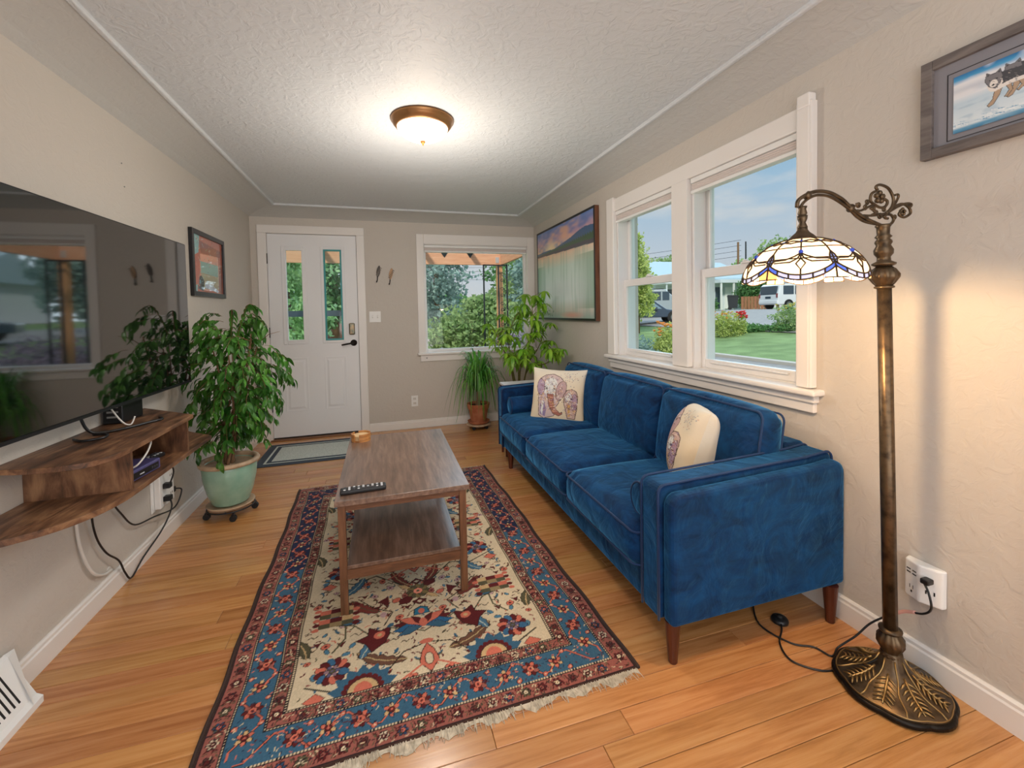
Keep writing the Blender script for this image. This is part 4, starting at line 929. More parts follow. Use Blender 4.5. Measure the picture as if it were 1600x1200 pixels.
# wolves picture, near right
yb2, za2, zb2 = .975, 1.697, 2.001; ya2 = .255
pwf = thing('framed_picture', (W, .615, 1.85), 'weathered grey framed picture of wolves running on snow, top right beside the lamp', 'picture')
pframe(pwf, 0, W-.026, W-.001, ya2, yb2, za2, zb2, .030, M['fgrey'])
B(W-.014, W-.010, ya2+.03, yb2-.03, za2+.03, zb2-.03).build('mat_board', mat('grey_mat_board', '86858c', .8), pwf)
a0, a1, z0_, z1_ = ya2+.08, yb2-.08, za2+.056, zb2-.078
for q in ((a0-.0165, a0-.0145, z0_-.0165, z1_+.0165), (a1+.0145, a1+.0165, z0_-.0165, z1_+.0165), (a0-.0165, a1+.0165, z0_-.0165, z0_-.0145), (a0-.0165, a1+.0165, z1_+.0145, z1_+.0165)): B(W-.0152, W-.0138, *q).build('mat_bevel', M['fblack'], pwf)
c_ = Canvas(a1-a0, z1_-z0_, 420, 150, 'e3ecf2'); w_, h_ = c_.w, c_.h; Yn = c_.Y/h_
c_.c = grad([(0, '2f78a3'), (.06, '5f9fc2'), (.10, 'e2edf3'), (.5, 'c3d8e6'), (.60, 'dfe6ee'), (.72, 'c9cfd9'), (.84, 'e0e3ea'), (.92, '3f9bcf'), (1, '0d6fae')])
c_.put((slice(None), slice(None)), np.clip(c_.noise(.4, (30, 24), 2)*(Yn < .5), 0, .4), '8fb4cd'); c_.put((slice(None), slice(None)), np.clip(c_.noise(.5, (14, 12), 4)*(Yn > .6), 0, .5), 'f4f2f4')
def wolf(cx, cy, s, sx=-1):     # running towards the viewer's left
    P = lambda L_: [(cx+sx*x*s, cy+y*s) for x, y in L_]
    D, G_, Wt, Tn = '3f4148', '77757a', 'e8e2dc', 'b59a80'
    c_.poly(P([(-.30, .02), (-.34, -.06), (-.40, -.20), (-.46, -.23), (-.44, -.18), (-.40, -.02)]), D)
    for L_ in ([(.06, -.02), (.10, -.16), (.17, -.28), (.22, -.30), (.24, -.27), (.18, -.20), (.15, -.04)], [(-.02, -.04), (-.04, -.15), (.02, -.23), (.05, -.22), (.0, -.14), (.05, -.03)],
               [(-.24, .0), (-.30, -.12), (-.24, -.22), (-.26, -.27), (-.21, -.26), (-.19, -.20), (-.22, -.12), (-.14, -.02)], [(-.16, -.02), (-.18, -.14), (-.10, -.2), (-.08, -.18), (-.13, -.12), (-.08, -.02)]): c_.poly(P(L_), Tn, D, .0015)
    c_.poly(P([(.16, .12), (.08, .16), (-.10, .14), (-.28, .12), (-.36, .06), (-.34, -.04), (-.20, -.06), (-.02, -.05), (.10, -.09), (.20, -.02)]), D)
    c_.poly(P([(.08, -.02), (-.05, .0), (-.22, -.01), (-.20, -.06), (.0, -.06), (.12, -.09)]), Wt)
    c_.ell(cx+sx*.155*s, cy+.015*s, .085*s, .11*s, Wt)
    c_.poly(P([(.07, .10), (.10, .22), (.15, .175), (.20, .175), (.25, .215), (.27, .10), (.22, .0), (.15, -.05), (.10, .0)]), G_, D, .0015)
    c_.ell(cx+sx*.17*s, cy+.03*s, .045*s, .055*s, Wt); c_.ell(cx+sx*.172*s, cy+.012*s, .014*s, .012*s, '17181c'); c_.ell(cx+sx*.135*s, cy+.09*s, .010*s, .008*s, '17181c'); c_.ell(cx+sx*.215*s, cy+.09*s, .010*s, .008*s, '17181c')
    c_.poly(P([(.10, .16), (.105, .20), (.13, .175)]), D); c_.poly(P([(.24, .16), (.245, .195), (.22, .175)]), D)
    for i in range(40):
        x, y = cx+sx*rng.uniform(-.32, .2)*s, cy+rng.uniform(-.06, .13)*s; c_.line([(x, y), (x-sx*.02*s, y-.012*s)], .0012, [D, G_, '5b5a60', 'c9c4c0'][rng.integers(4)])
# canvas x runs from the near (small y) end, so the viewer's left is large x
wolf(.733-a0, 1.864-z0_, .185, 1); wolf(.772-a0, 1.856-z0_, .19, 1)
for i in range(160):
    x = rng.uniform(0, w_); y = abs(rng.normal())*.05*h_+.09*h_; c_.line([(x, y), (x+.012, y+.002)], .0016, ['f4f8fb', '4c93bd', 'a9c9de'][rng.integers(3)])
c_.build('print', M['print_g'], lambda X, Y: (W-.0165+0*X, a0+X, z0_+Y), pwf)

# ---------------------------------------------------------------- small things on the front wall
def wing(name, label, x, z, m1, m2):
    t = thing(name, (x, L-.01, z), label, 'wall hook')
    y = L-.006
    out_ = [(0, -.045), (.012, -.03), (.020, .0), (.022, .035), (.016, .066), (.006, .082), (-.004, .07), (-.014, .04), (-.018, .005), (-.012, -.03)]
    Mx = Matrix.Translation((x, 0, z)) @ Matrix.Rotation(.12, 4, 'Y')
    MB().prism([(a, b_) for a, b_ in out_], y-.006, y, 1, M=Mx).build('leaf_plate', M[m1], t, bev=.002)
    for i in range(6): MB().box(-.012+.001*i, .014, y-.0075, y-.0055, -.028+.017*i, -.022+.017*i, Mx @ Matrix.Rotation(.35, 4, 'Y')).build('vein', M[m2], t)
    MB().tube([(0, y-.004, -.04), (0, y-.006, -.075), (-.002, y-.014, -.095), (-.004, y-.028, -.098), (-.006, y-.036, -.085)], [.005, .005, .004, .004, .005], 8, M=Mx).build('hook', M['bronze'], t, smooth=True)
M['tan'] = mat('tan_enamel', 'b0895f', .5); M['grn'] = mat('green_metal', '5c5348', .4, .6)
wing('wall_hook', 'dark striped leaf-shaped wall hook, left of the pair between door and window', 1.175, 1.665, 'bronze', 'grn')
wing('wall_hook', 'tan leaf-shaped wall hook, right of the pair between door and window', 1.300, 1.64, 'tan', 'bronze')
sw = thing('light_switch', (1.132, L, 1.21), 'white double light switch plate beside the front door', 'light switch')
B(1.076, 1.19, L-.006, L-.0005, 1.152, 1.266).build('plate', M['white'], sw, bev=.002)
for x in (1.108, 1.158): B(x-.005, x+.005, L-.016, L-.006, 1.20, 1.222).build('toggle', M['white'], sw, bev=.002); B(x-.006, x+.006, L-.0065, L-.0058, 1.196, 1.224).build('toggle_slot', mat('beige_slot', 'b8b2aa', .6), sw)
wo = thing('wall_outlet', (1.515, L, .29), 'white duplex outlet low on the front wall under the window', 'outlet')
B(1.480, 1.550, L-.006, L-.0005, .235, .350).build('plate', M['white'], wo, bev=.002)
for z in (.268, .317):
    B(1.499, 1.531, L-.0085, L-.006, z-.014, z+.014).build('socket_face', mat('outlet_face', 'd9d6d0', .5), wo, bev=.004)
    for dx in (-.007, .007): B(1.515+dx-.0012, 1.515+dx+.0012, L-.009, L-.0084, z-.003, z+.007).build('slot', M['slot'], wo)
bt = MB().lathe([(0, 0), (.006, 0), (.006, .004), (0, .005)], (1.655, L-.017, .752), 10, ax=(0, -1, 0)).build('sensor_button', M['black']); tag(bt, 'tiny black round button on the apron below the front window', 'button')
# ---------------------------------------------------------------- ceiling light
LC = (1.44, 2.40)
M['goldtrim'] = mat('antique_gold', '9a7048', .35, .75)
M['dome'] = mat('lit_dome_glass', 'fff4e0', .5, emit=('fff2dc', 3.2))
cl_ = thing('ceiling_light', (LC[0], LC[1], H), 'lit flush ceiling light with white glass dome and antique gold ring', 'ceiling light')
MB().lathe([(0, 0), (.165, 0), (.168, -.008), (.160, -.016), (.158, -.024), (.150, -.034), (.141, -.044), (.134, -.046), (.134, -.030), (0, -.03)], (LC[0], LC[1], H-.0005), 48).build('ring', M['goldtrim'], cl_, smooth=True)
MB().lathe([(.135*math.cos(a), -.040-.075*math.sin(a)) for a in np.linspace(0, PI/2, 12)], (LC[0], LC[1], H), 40).build('glass_dome', M['dome'], cl_, smooth=True)
MB().lathe([(0, -.114), (.013, -.114), (.015, -.118), (.011, -.126), (.004, -.130), (.004, -.137), (.0, -.140)], (LC[0], LC[1], H), 14).build('finial', M['goldtrim'], cl_, smooth=True)
light('POINT', 'ceiling_bulb_light', (LC[0], LC[1]+.1, H-.62), 27, (1, .92, .83), .12)
light('POINT', 'ceiling_halo_light', (LC[0], LC[1]-.0, H-.17), 2.6, (1, .66, .34), .08)

# ---------------------------------------------------------------- stained-glass floor lamp
M['ant'] = mat('antique_bronze', '655440', .36, .8, vary=(30, '3a2f24', .45, .7)); M['ant_hi'] = mat('antique_bronze_relief', 'a08355', .34, .85); M['ant_dk'] = mat('dark_bronze_rim', '1f1a16', .4, .7)
fl_base = Vector((2.738, .950, 0)); tilt = Vector((2.684, .952, 1.50)) - Vector((2.738, .95, 0)); ax = tilt.normalized()
lamp = thing('floor_lamp', tuple(fl_base), 'lit bronze floor lamp with downturned white and blue stained-glass shade beside the sofa', 'floor lamp')
Rb = .147; lobes = 8
sq = lambda a: 1+.045*abs(math.cos(a*lobes/2))
b = MB(); b.lathe([(0, .001), (Rb*.98, .001), (Rb*1.02, .006), (Rb*1.02, .016), (Rb*.99, .021), (0, .021)], tuple(fl_base), 64, sq=sq); b.build('base_rim', M['ant_dk'], lamp, smooth=False, bev=.002)
b = MB(); b.lathe([(Rb*.98, .020), (Rb*.93, .026), (Rb*.80, .033), (Rb*.6, .044), (Rb*.42, .062), (Rb*.27, .085), (Rb*.20, .108), (.026, .125), (0, .126)], tuple(fl_base), 64, sq=lambda a: 1+.03*abs(math.cos(a*lobes/2)))
bo = b.build('base_dome', M['ant'], lamp, smooth=True)
def basez(rad):
    pts = [(Rb*.20, .108), (Rb*.27, .085), (Rb*.42, .062), (Rb*.6, .044), (Rb*.80, .033), (Rb*.93, .026), (Rb*.98, .022)]; return float(np.interp(rad, [p[0] for p in pts], [p[1] for p in pts]))
def polar(a, rad, dz=.002): return (fl_base.x+rad*math.cos(a), fl_base.y+rad*math.sin(a), basez(rad)+dz)
for k in range(lobes):       # acanthus leaf reliefs and ribs
    a0 = 2*PI*(k+.5)/lobes; s = MB(); s.tube([polar(a0, r_) for r_ in np.linspace(.05, .13, 7)], [.003, .004, .004, .004, .0035, .003, .002], 6)
    for j in range(6):
        r0 = .058+.012*j
        for sg in (-1, 1):
            q = sg*(.34-.035*j); s.tube([polar(a0, r0), polar(a0+q*.55, r0+.006, .004), polar(a0+q, r0+.016, .003)], [.0028, .0034, .0015], 5)
    s.build('leaf_relief', M['ant_hi'], bo, smooth=True)
    a1 = 2*PI*k/lobes; MB().tube([polar(a1+.04*math.sin(3*t_), r_) for t_, r_ in zip(np.linspace(0, 3, 9), np.linspace(.03, .143, 9))], .0026, 6).build('rib', M['ant_hi'], bo, smooth=True)
MB().tube([polar(a, .139*(1+.03*abs(math.cos(a*lobes/2))), .0015) for a in np.linspace(0, 2*PI, 97)[:-1]], .0022, 5, close=True).build('bead_ring', M['ant_hi'], bo, smooth=True)
at = lambda z: fl_base+ax*(z/ax.z)
def seg(name, prof_, z, m, par, n=24, sq=None): return MB().lathe([(r_, dz) for r_, dz in prof_], tuple(at(z)), n, ax=tuple(ax), sq=sq).build(name, M[m], par, smooth=True)
gad = lambda a: 1+.09*abs(math.sin(a*6))
seg('lower_knop', [(.024, -.006), (.026, 0), (.020, .006), (.026, .016), (.0345, .036), (.034, .052), (.022, .072), (.018, .076)], .118, 'ant', lamp, 48, gad)
seg('collar', [(.018, 0), (.030, .003), (.031, .009), (.018, .014)], .190, 'ant', lamp)
seg('pole', [(.0185, 0), (.0185, .40), (.0175, 1.092)], .198, 'ant', lamp, 24, lambda a: 1+.05*abs(math.sin(a*8)))
seg('collar', [(.018, 0), (.0255, .002), (.0255, .007), (.020, .01)], 1.285, 'ant', lamp)
seg('upper_knop', [(.019, 0), (.027, .010), (.0365, .026), (.037, .036), (.028, .052), (.018, .060)], 1.293, 'ant', lamp, 48, gad)
seg('turned_stem', [(.018, 0), (.030, .006), (.031, .011), (.018, .018), (.017, .030), (.024, .040), (.025, .052), (.018, .066), (.022, .074), (.021, .080), (.016, .086), (.022, .092), (.016, .099), (.017, .120), (.021, .126), (.017, .130)], 1.352, 'ant', lamp)
# scroll arm, in the vertical plane through pole top and shade
E1 = at(1.436); yl = .952
arm = bpy.data.objects.new('scroll_arm', None)
def px(x, z): return (x, yl, z)
s = MB()
s.tube([tuple(p) for p in rnd([px(2.674, 1.479), px(2.61, 1.497), px(2.575, 1.512), px(2.545, 1.529), px(2.511, 1.550), px(2.463, 1.566), px(2.417, 1.567), px(2.376, 1.555), px(2.345, 1.537), px(2.340, 1.517)], 6)], .0055, 8)
s.tube([tuple(p) for p in rnd([px(2.661, 1.481), px(2.61, 1.487), px(2.575, 1.500), px(2.545, 1.520), px(2.505, 1.540), px(2.460, 1.555), px(2.417, 1.556), px(2.386, 1.546), px(2.362, 1.530), px(2.352, 1.515)], 6)], .0042, 8)
for x, z in ((2.380, 1.552), (2.549, 1.524)): s.tube([px(x-.007, z-.006), px(x+.006, z+.008)], .0085, 8)
ao = s.build('arm', M['ant'], lamp, smooth=True)
def curl(cx, cz, r0, a0, turns, end=.25, n=22):
    return [px(cx+(r0*(1-(1-end)*i/n))*math.cos(a0+turns*2*PI*i/n), cz+(r0*(1-(1-end)*i/n))*math.sin(a0+turns*2*PI*i/n)) for i in range(n+1)]
def scr(P, w=.0036): MB().tube(P, w, 7).build('scroll', M['ant'], ao, smooth=True)
for P in ([(2.697, 1.516), (2.723, 1.539), (2.728, 1.565), (2.707, 1.593), (2.67, 1.602), (2.652, 1.594), (2.66, 1.585)],
          [(2.657, 1.583), (2.635, 1.573), (2.63, 1.552), (2.645, 1.542), (2.671, 1.533), (2.694, 1.538), (2.702, 1.553), (2.686, 1.561)],
          [(2.687, 1.504), (2.718, 1.531), (2.765, 1.549), (2.798, 1.539), (2.804, 1.521), (2.777, 1.508), (2.755, 1.515), (2.763, 1.526), (2.777, 1.525)],
          [(2.697, 1.519), (2.728, 1.539), (2.749, 1.566), (2.749, 1.577), (2.736, 1.575)],
          [(2.707, 1.52), (2.744, 1.538), (2.776, 1.549), (2.798, 1.552), (2.809, 1.549), (2.803, 1.541), (2.793, 1.544)],
          [(2.669, 1.48), (2.713, 1.483), (2.731, 1.499), (2.718, 1.513), (2.697, 1.512), (2.692, 1.503), (2.705, 1.501)],
          [(2.635, 1.509), (2.651, 1.517), (2.635, 1.529), (2.63, 1.527)], [(2.645, 1.542), (2.618, 1.531), (2.590, 1.520), (2.575, 1.520)], [(2.600, 1.506), (2.64, 1.507), (2.672, 1.512), (2.697, 1.516)]):
    scr(rnd([px(*q) for q in P], 6), .0042 if len(P) > 6 else .0036)
for cx_, cz_, r_ in ((2.580, 1.537, .009), (2.615, 1.547, .008), (2.607, 1.531, .008), (2.613, 1.497, .009), (2.640, 1.528, .009), (2.671, 1.506, .010), (2.689, 1.528, .008), (2.653, 1.517, .007), (2.735, 1.508, .008)): scr(curl(cx_, cz_, r_, cx_*40, 1.25), .003)
for (fx, fz, fr_, fb) in ((2.668, 1.564, .013, .0085), (2.770, 1.525, .008, .0055)):
    s = MB()
    for k in range(5): a = 2*PI*k/5+.3; s.ball(px(fx+fr_*math.cos(a), fz+fr_*math.sin(a)), fb, 8)
    s.ball((fx, yl-.006, fz), fb*.8, 8); s.build('flower', M['ant'], ao, smooth=True)
# shade
SC = Vector((2.360, .952, 1.303)); 
seg2 = lambda nm, pr, z, m, n=20, sq=None: MB().lathe(pr, (SC.x, SC.y, z), n, sq=sq).build(nm, M[m], lamp, smooth=True)
seg2('shade_stem', [(.009, .0), (.013, .01), (.008, .022), (.012, .032), (.013, .042), (.008, .040), (.012, .048), (.009, .060), (.012, .068)], 1.452, 'ant')
seg2('shade_cap', [(.036, -.008), (.034, -.002), (.026, .008), (.017, .016), (.012, .024), (.012, .03)], 1.430, 'ant', 48, lambda a: 1+.06*abs(math.sin(a*9)))
def dome(th, t_, off=0):    # t 0 at rim, 1 at top
    ph = t_*math.radians(76); R = .153+off
    e_ = 1.0; hh = .126
    return Vector((SC.x+R*math.cos(ph)**.97*math.cos(th), SC.y+R*math.cos(ph)**.97*math.sin(th), SC.z-.0+(hh+off)*math.sin(ph)))
def panemat(n, c1, e):
    return mat(n, c1, .25, trans=(c1, .14), emit=(c1, e))
M['g_white'] = panemat('opal_glass', 'ffeed2', .30); M['g_amber'] = panemat('amber_glass', 'f2b47c', .25); M['g_blue'] = panemat('pale_blue_glass', '8c9cd8', .22); M['g_dark'] = panemat('cobalt_glass', '3552c4', .25)
shade_o = bpy.data.objects.new('shade', None); C.objects.link(shade_o); shade_o.parent = lamp; shade_o.location = SC-fl_base
def patch(fn, nu, nv, m, nm='pane'):
    vs = [fn(u, v) for v in np.linspace(0, 1, nv+1) for u in np.linspace(0, 1, nu+1)]
    fs = [(j*(nu+1)+i, j*(nu+1)+i+1, (j+1)*(nu+1)+i+1, (j+1)*(nu+1)+i) for j in range(nv) for i in range(nu)]
    o = MB().add(vs, fs).build(nm, M[m], shade_o, smooth=True); return o
NS = 6; lead = MB()
def L_(P, w=.0021): lead.tube([dome(a, t_, .0012) for a, t_ in P], w, 5)
scal = lambda a: .20-.20*abs(math.sin((a)*NS/2))**1.3      # scalloped rim (t of the lower edge)
off0 = math.radians(-112)
for k in range(NS):
    A0 = off0+2*PI*k/NS; A1 = off0+2*PI*(k+1)/NS; S_ = A1-A0
    # cells between rings: two columns per sector
    rings = [.36, .60, .80, 1.0]
    for c2 in range(2):
        a0, a1 = A0+S_*c2/2, A0+S_*(c2+1)/2
        for r0, r1 in zip(rings[:-1], rings[1:]): patch(lambda u, v: dome(a0+(a1-a0)*u, r0+(r1-r0)*v), 4, 2, 'g_amber' if (k == 4 and c2 == 0) else 'g_white')
        # lower cell with the swag edge
        low = lambda a: .085+.0*a+.20*(1-abs(math.sin((a-A0)/S_*PI))**.8)
        patch(lambda u, v: dome(a0+(a1-a0)*u, low(a0+(a1-a0)*u)+(.36-low(a0+(a1-a0)*u))*v), 6, 2, 'g_white')
        L_([(a0, t_) for t_ in np.linspace(.36, 1.0, 8)])
    # blue swag border pieces
    for j in range(6):
        b0, b1 = A0+S_*j/6, A0+S_*(j+1)/6
        patch(lambda u, v: dome(b0+(b1-b0)*u, low(b0+(b1-b0)*u)-.075*(1-v)), 3, 1, 'g_blue' if j in (1, 2, 3, 4) else 'g_dark')
        L_([(b0, low(b0)), (b0, low(b0)-.075)])
    aa = [A0+S_*i/16 for i in range(17)]
    L_([(a, low(a)) for a in aa]); L_([(a, low(a)-.075) for a in aa], .0019)
    # filler glass below the join of two swags
    patch(lambda u, v: dome(A0-S_*.16+S_*.32*u, (.0+.03)+(low(A0-S_*.16+S_*.32*u)-.075-.03)*v), 6, 1, 'g_amber' if k % 2 else 'g_white')
    L_([(A0-S_*.18+S_*.36*i/6, .03) for i in range(7)], .0016); L_([(A0, .03), (A0, .21)])
    # petals, jewels and teardrops
    am = (A0+A1)/2
    for sg in (-1, 1): L_([(am, .46), (am+sg*S_*.10, .40), (am+sg*S_*.24, .345), (am+sg*S_*.40, .34), (am+sg*S_*.5, .30)]); L_([(am, .46), (am+sg*S_*.05, .36), (am+sg*S_*.16, .30), (am+sg*S_*.42, .30)])
    L_([(am, .36), (am-S_*.07, .27), (am, .17), (am+S_*.07, .27), (am, .36)]); L_([(am, .17), (am, .01)])
    for sg in (-1, 1):
        L_([(A0, .48), (A0+sg*S_*.045, .40), (A0+sg*S_*.06, .33), (A0+sg*S_*.03, .24), (A0, .285)])
    patch(lambda u, v: dome(A0+S_*.055*(2*u-1)*math.sin(PI*min(v*.8+.2, 1)), .25+.22*v, .0008), 4, 4, 'g_blue')
    L_([(A0, .285), (A0, .37)])
    lead.ball(dome(am, .47, .002), .0001, 6)
    s = MB(); s.ball(dome(am, .48, .002), .0062, 8); s.build('jewel', M['g_dark'], shade_o, smooth=True)
    for c2 in range(2):
        a = A0+S_*(c2+.0)/2; L_([(a, .80), (a+S_*.08, .755), (a+S_*.25, .72), (a+S_*.42, .755), (a+S_*.5, .80)]); L_([(a, .74), (a+S_*.08, .78), (a+S_*.25, .82), (a+S_*.42, .78), (a+S_*.5, .74)])
        s = MB(); s.ball(dome(a, .77, .001), .0042, 6); s.build('jewel', M['g_dark'] if c2 else M['g_blue'], shade_o, smooth=True)
for t_ in (.36, .60, .995): lead.tube([dome(a, t_, .0012) for a in np.linspace(0, 2*PI, 49)[:-1]], .0016, 5, close=True)
M['lead'] = mat('lead_came', '46341f', .5, .4)
lead.build('leading', M['lead'], shade_o, smooth=True)
s = MB(); s.ball((SC.x, SC.y, SC.z+.055), .028, 12); s.lathe([(.013, 0), (.013, .03)], (SC.x, SC.y, SC.z+.075), 12)
s.build('bulb', mat('lit_bulb', 'fff0d8', .5, emit=('ffdca8', 9)), lamp, smooth=True)
light('POINT', 'floor_lamp_bulb_light', (SC.x, SC.y, SC.z+.012), 17, (1, .66, .34), .035)

# plug-in expander behind the lamp, its cords and foot switch
pe = thing('wall_outlet', (W, .955, .31), 'white six-way plug-in outlet expander low on the right wall behind the lamp', 'outlet')
xs0 = W-.001
MB().prism([(xs0, .900), (xs0, 1.008), (W-.030, 1.002), (W-.044, .955), (W-.020, .903)], .252, .378, 2).build('body', M['white'], pe, bev=.006, seg=3)
def onface(u0, u1, z0, z1, nm='slot', y0=.958, x0_=W-.0436, y1=.998, x1_=W-.0317):
    f = lambda u: (x0_+(x1_-x0_)*u-.0005, y0+(y1-y0)*u)
    a_, b_ = f(u0), f(u1); MB().add([(a_[0], a_[1], z0), (b_[0], b_[1], z0), (b_[0], b_[1], z1), (a_[0], a_[1], z1), (a_[0]+.001, a_[1], z0), (b_[0]+.001, b_[1], z0), (b_[0]+.001, b_[1], z1), (a_[0]+.001, a_[1], z1)], [(0, 1, 2, 3), (4, 7, 6, 5), (0, 4, 5, 1), (1, 5, 6, 2), (2, 6, 7, 3), (3, 7, 4, 0)]).build(nm, M['slot'], pe)
for z in (.335, .346): onface(.1, .42, z, z+.0035); onface(.58, .9, z, z+.0035)
onface(.35, .39, .285, .297); onface(.62, .66, .285, .297); onface(.44, .56, .272, .279)
for z in (.29,): onface(.25, .32, z, z+.012, y0=.950, x0_=W-.0422, y1=.908, x1_=W-.0228); onface(.68, .75, z, z+.012, y0=.950, x0_=W-.0422, y1=.908, x1_=W-.0228); onface(.44, .56, .277, .284, y0=.950, x0_=W-.0422, y1=.908, x1_=W-.0228)
B(W-.062, W-.032, .918, .942, .330, .347).build('plug', M['black'], pe, bev=.004)
cord('power_cord', 'black lamp cord running from the outlet expander around the bronze lamp base', [(W-.055, .935, .335), (W-.066, .915, .315), (W-.070, .905, .27), (W-.065, .93, .235), (W-.06, .985, .205), (W-.07, 1.03, .16), (W-.09, 1.07, .11), (W-.13, 1.09, .06), (W-.18, 1.115, .012), (W-.23, 1.10, .005), (2.66, 1.15, .005), (2.60, 1.19, .005), (2.57, 1.30, .005), (2.66, 1.42, .005)], .0033, 'black', 6)
M['tagp'] = mat('pink_tag', 'd9a397', .5)
o = MB().tube(rnd([(W-.062, .952, .224), (W-.060, .985, .205), (W-.066, 1.015, .177)], 4), .0055, 8).build('cord_label', M['tagp'], smooth=True); tag(o, 'pale pink label wrapped round the black lamp cord near the outlet expander', 'cord tag')
cord('power_cord', 'black cord from the foot switch to the lamp base across the floor', [(2.655, 1.28, .010), (2.625, 1.25, .005), (2.56, 1.20, .005), (2.53, 1.13, .005), (2.58, 1.07, .005), (2.64, 1.05, .006), (2.68, 1.00, .05), (2.715, .965, .098)], .0033, 'black', 6)
fs = thing('foot_switch', (2.663, 1.288, 0), 'round black foot switch on the floor under the near end of the sofa', 'switch')
MB().lathe([(0, .0), (.030, 0), (.031, .008), (.026, .016), (0, .018)], (2.663, 1.292, 0), 24).build('body', M['black'], fs, smooth=True)
MB().lathe([(0, .0), (.012, 0), (.011, .006), (0, .007)], (2.663, 1.292, .0175), 16).build('button', M['rubber'], fs, smooth=True)

# ---------------------------------------------------------------- plants
def leafmat(n, a, b_, rough=.32, tr=.28):
    m = mat(n, a, rough, spec=.5, vary=(9, b_, .35, .65)); t = m.node_tree; b = t.nodes['Principled BSDF']; l = t.links.new
    oi = N('ShaderNodeObjectInfo', t); hs = N('ShaderNodeHueSaturation', t); mr = N('ShaderNodeMapRange', t); mr.inputs[3].default_value = .65; mr.inputs[4].default_value = 1.35; l(oi.outputs['Random'], mr.inputs[0]); l(mr.outputs[0], hs.inputs['Value'])
    src = b.inputs['Base Color'].links[0].from_socket; l(src, hs.inputs['Color']); l(hs.outputs[0], b.inputs['Base Color'])
    trn = N('ShaderNodeBsdfTranslucent', t); l(hs.outputs[0], trn.inputs[0]); ms = N('ShaderNodeMixShader', t); ms.inputs[0].default_value = tr
    l(b.outputs[0], ms.inputs[1]); l(trn.outputs[0], ms.inputs[2]); l(ms.outputs[0], t.nodes['Material Output'].inputs[0]); return m
M['ficus'] = leafmat('ficus_leaf', '2f6a22', '5f9a3a'); M['pony'] = leafmat('ponytail_leaf', '3a8a34', '79b94c'); M['umb'] = leafmat('umbrella_leaf', '67a32c', 'a9d24a', .4, .4)
M['bark'] = mat('brown_bark', '7c5c40', .8, bump=(60, .001)); M['soil'] = mat('potting_soil', '3a281e', .95, bump=(70, .004)); M['stem'] = mat('green_brown_stem', '6f6a3a', .6)
def leafmesh(nm, ln, wd, m, fold=.25, droop=.2, tip=1.6, n=5):
    vs = []; 
    for i in range(n+1):
        t_ = i/n; w = wd/2*math.sin(PI*t_**(1/tip*1.25))**.8 if 0 < t_ < 1 else 0; x = ln*t_; z = -droop*ln*t_*t_
        vs += [(x, -w, z+fold*w), (x, 0, z), (x, w, z+fold*w)]
    fs = []
    for i in range(n): a = 3*i; fs += [(a, a+3, a+4, a+1), (a+1, a+4, a+5, a+2)]
    return mesh(nm, vs, fs, m, True)
def orient(p, d, up=(0, 0, 1), s=1, roll=0):
    d = Vector(d).normalized(); u = Vector(up); y = u.cross(d); y = y.normalized() if y.length > 1e-4 else Vector((0, 1, 0)); z = d.cross(y)
    m = Matrix((d, y, z)).transposed().to_4x4() @ Matrix.Rotation(roll, 4, 'X') @ Matrix.Scale(s, 4); m.translation = p; return m
pr = random.Random(21)
FC = Vector((.262, 3.08, 0))
fic = thing('potted_ficus', tuple(FC), 'tall bushy ficus plant in a green glazed pot beside the television', 'potted plant')
M['celadon'] = mat('celadon_glaze', '7fa994', .18, vary=(9, '9cbfa9', .35, .7), coat=.6); M['buff'] = mat('buff_clay', 'c2a78a', .55, vary=(20, 'a88b6c', .4, .7))
pb = .085
MB().lathe([(0, 0), (.098, 0), (.104, .01), (.128, .08), (.145, .16), (.150, .235), (.146, .245), (.132, .245), (.128, .20), (0, .20)], (FC.x, FC.y, pb), 40).build('pot', M['celadon'], fic, smooth=True)
MB().lathe([(.146, .240), (.162, .243), (.166, .255), (.160, .266), (.140, .268), (.134, .255), (.134, .235)], (FC.x, FC.y, pb), 40).build('pot_rim', M['buff'], fic, smooth=True)
MB().lathe([(0, .22), (.135, .232)], (FC.x, FC.y, pb), 24).build('soil', M['soil'], fic)
MB().lathe([(0, -.024), (.118, -.024), (.132, -.006), (.130, -.002), (.118, -.008), (0, -.008)], (FC.x, FC.y, pb), 36).build('saucer', M['buff'], fic, smooth=True)
def dolly(c, r, zt, par_t, nw=4, a0=.5, m='black'):
    MB().tube([(c[0]+r*math.cos(a), c[1]+r*math.sin(a), zt) for a in np.linspace(0, 2*PI, 33)[:-1]], .0045, 6, close=True).build('ring', M[m], par_t, smooth=True)
    for k in range(nw):
        a = a0+2*PI*k/nw; x, y = c[0]+r*math.cos(a), c[1]+r*math.sin(a)
        w = MB().tube([(x, y-.011, .020), (x, y+.011, .020)], .0195, 16).build('caster', M['rubber'], par_t, smooth=False, bev=.002)
        MB().box(x-.007, x+.007, y-.014, y+.014, .030, .046).tube([(x, y, .04), (x, y, zt)], .005, 6).build('caster_fork', M['black'], w)
    MB().tube([(c[0]-r, c[1], zt), (c[0]+r, c[1], zt)], .004, 5).tube([(c[0], c[1]-r, zt), (c[0], c[1]+r, zt)], .004, 5).build('cross_bar', M[m], par_t)
dl = thing('plant_dolly', (FC.x, FC.y, 0), 'black wire plant dolly on casters under the green glazed pot', 'plant dolly'); dolly(FC, .128, .056, dl, 4, .35)
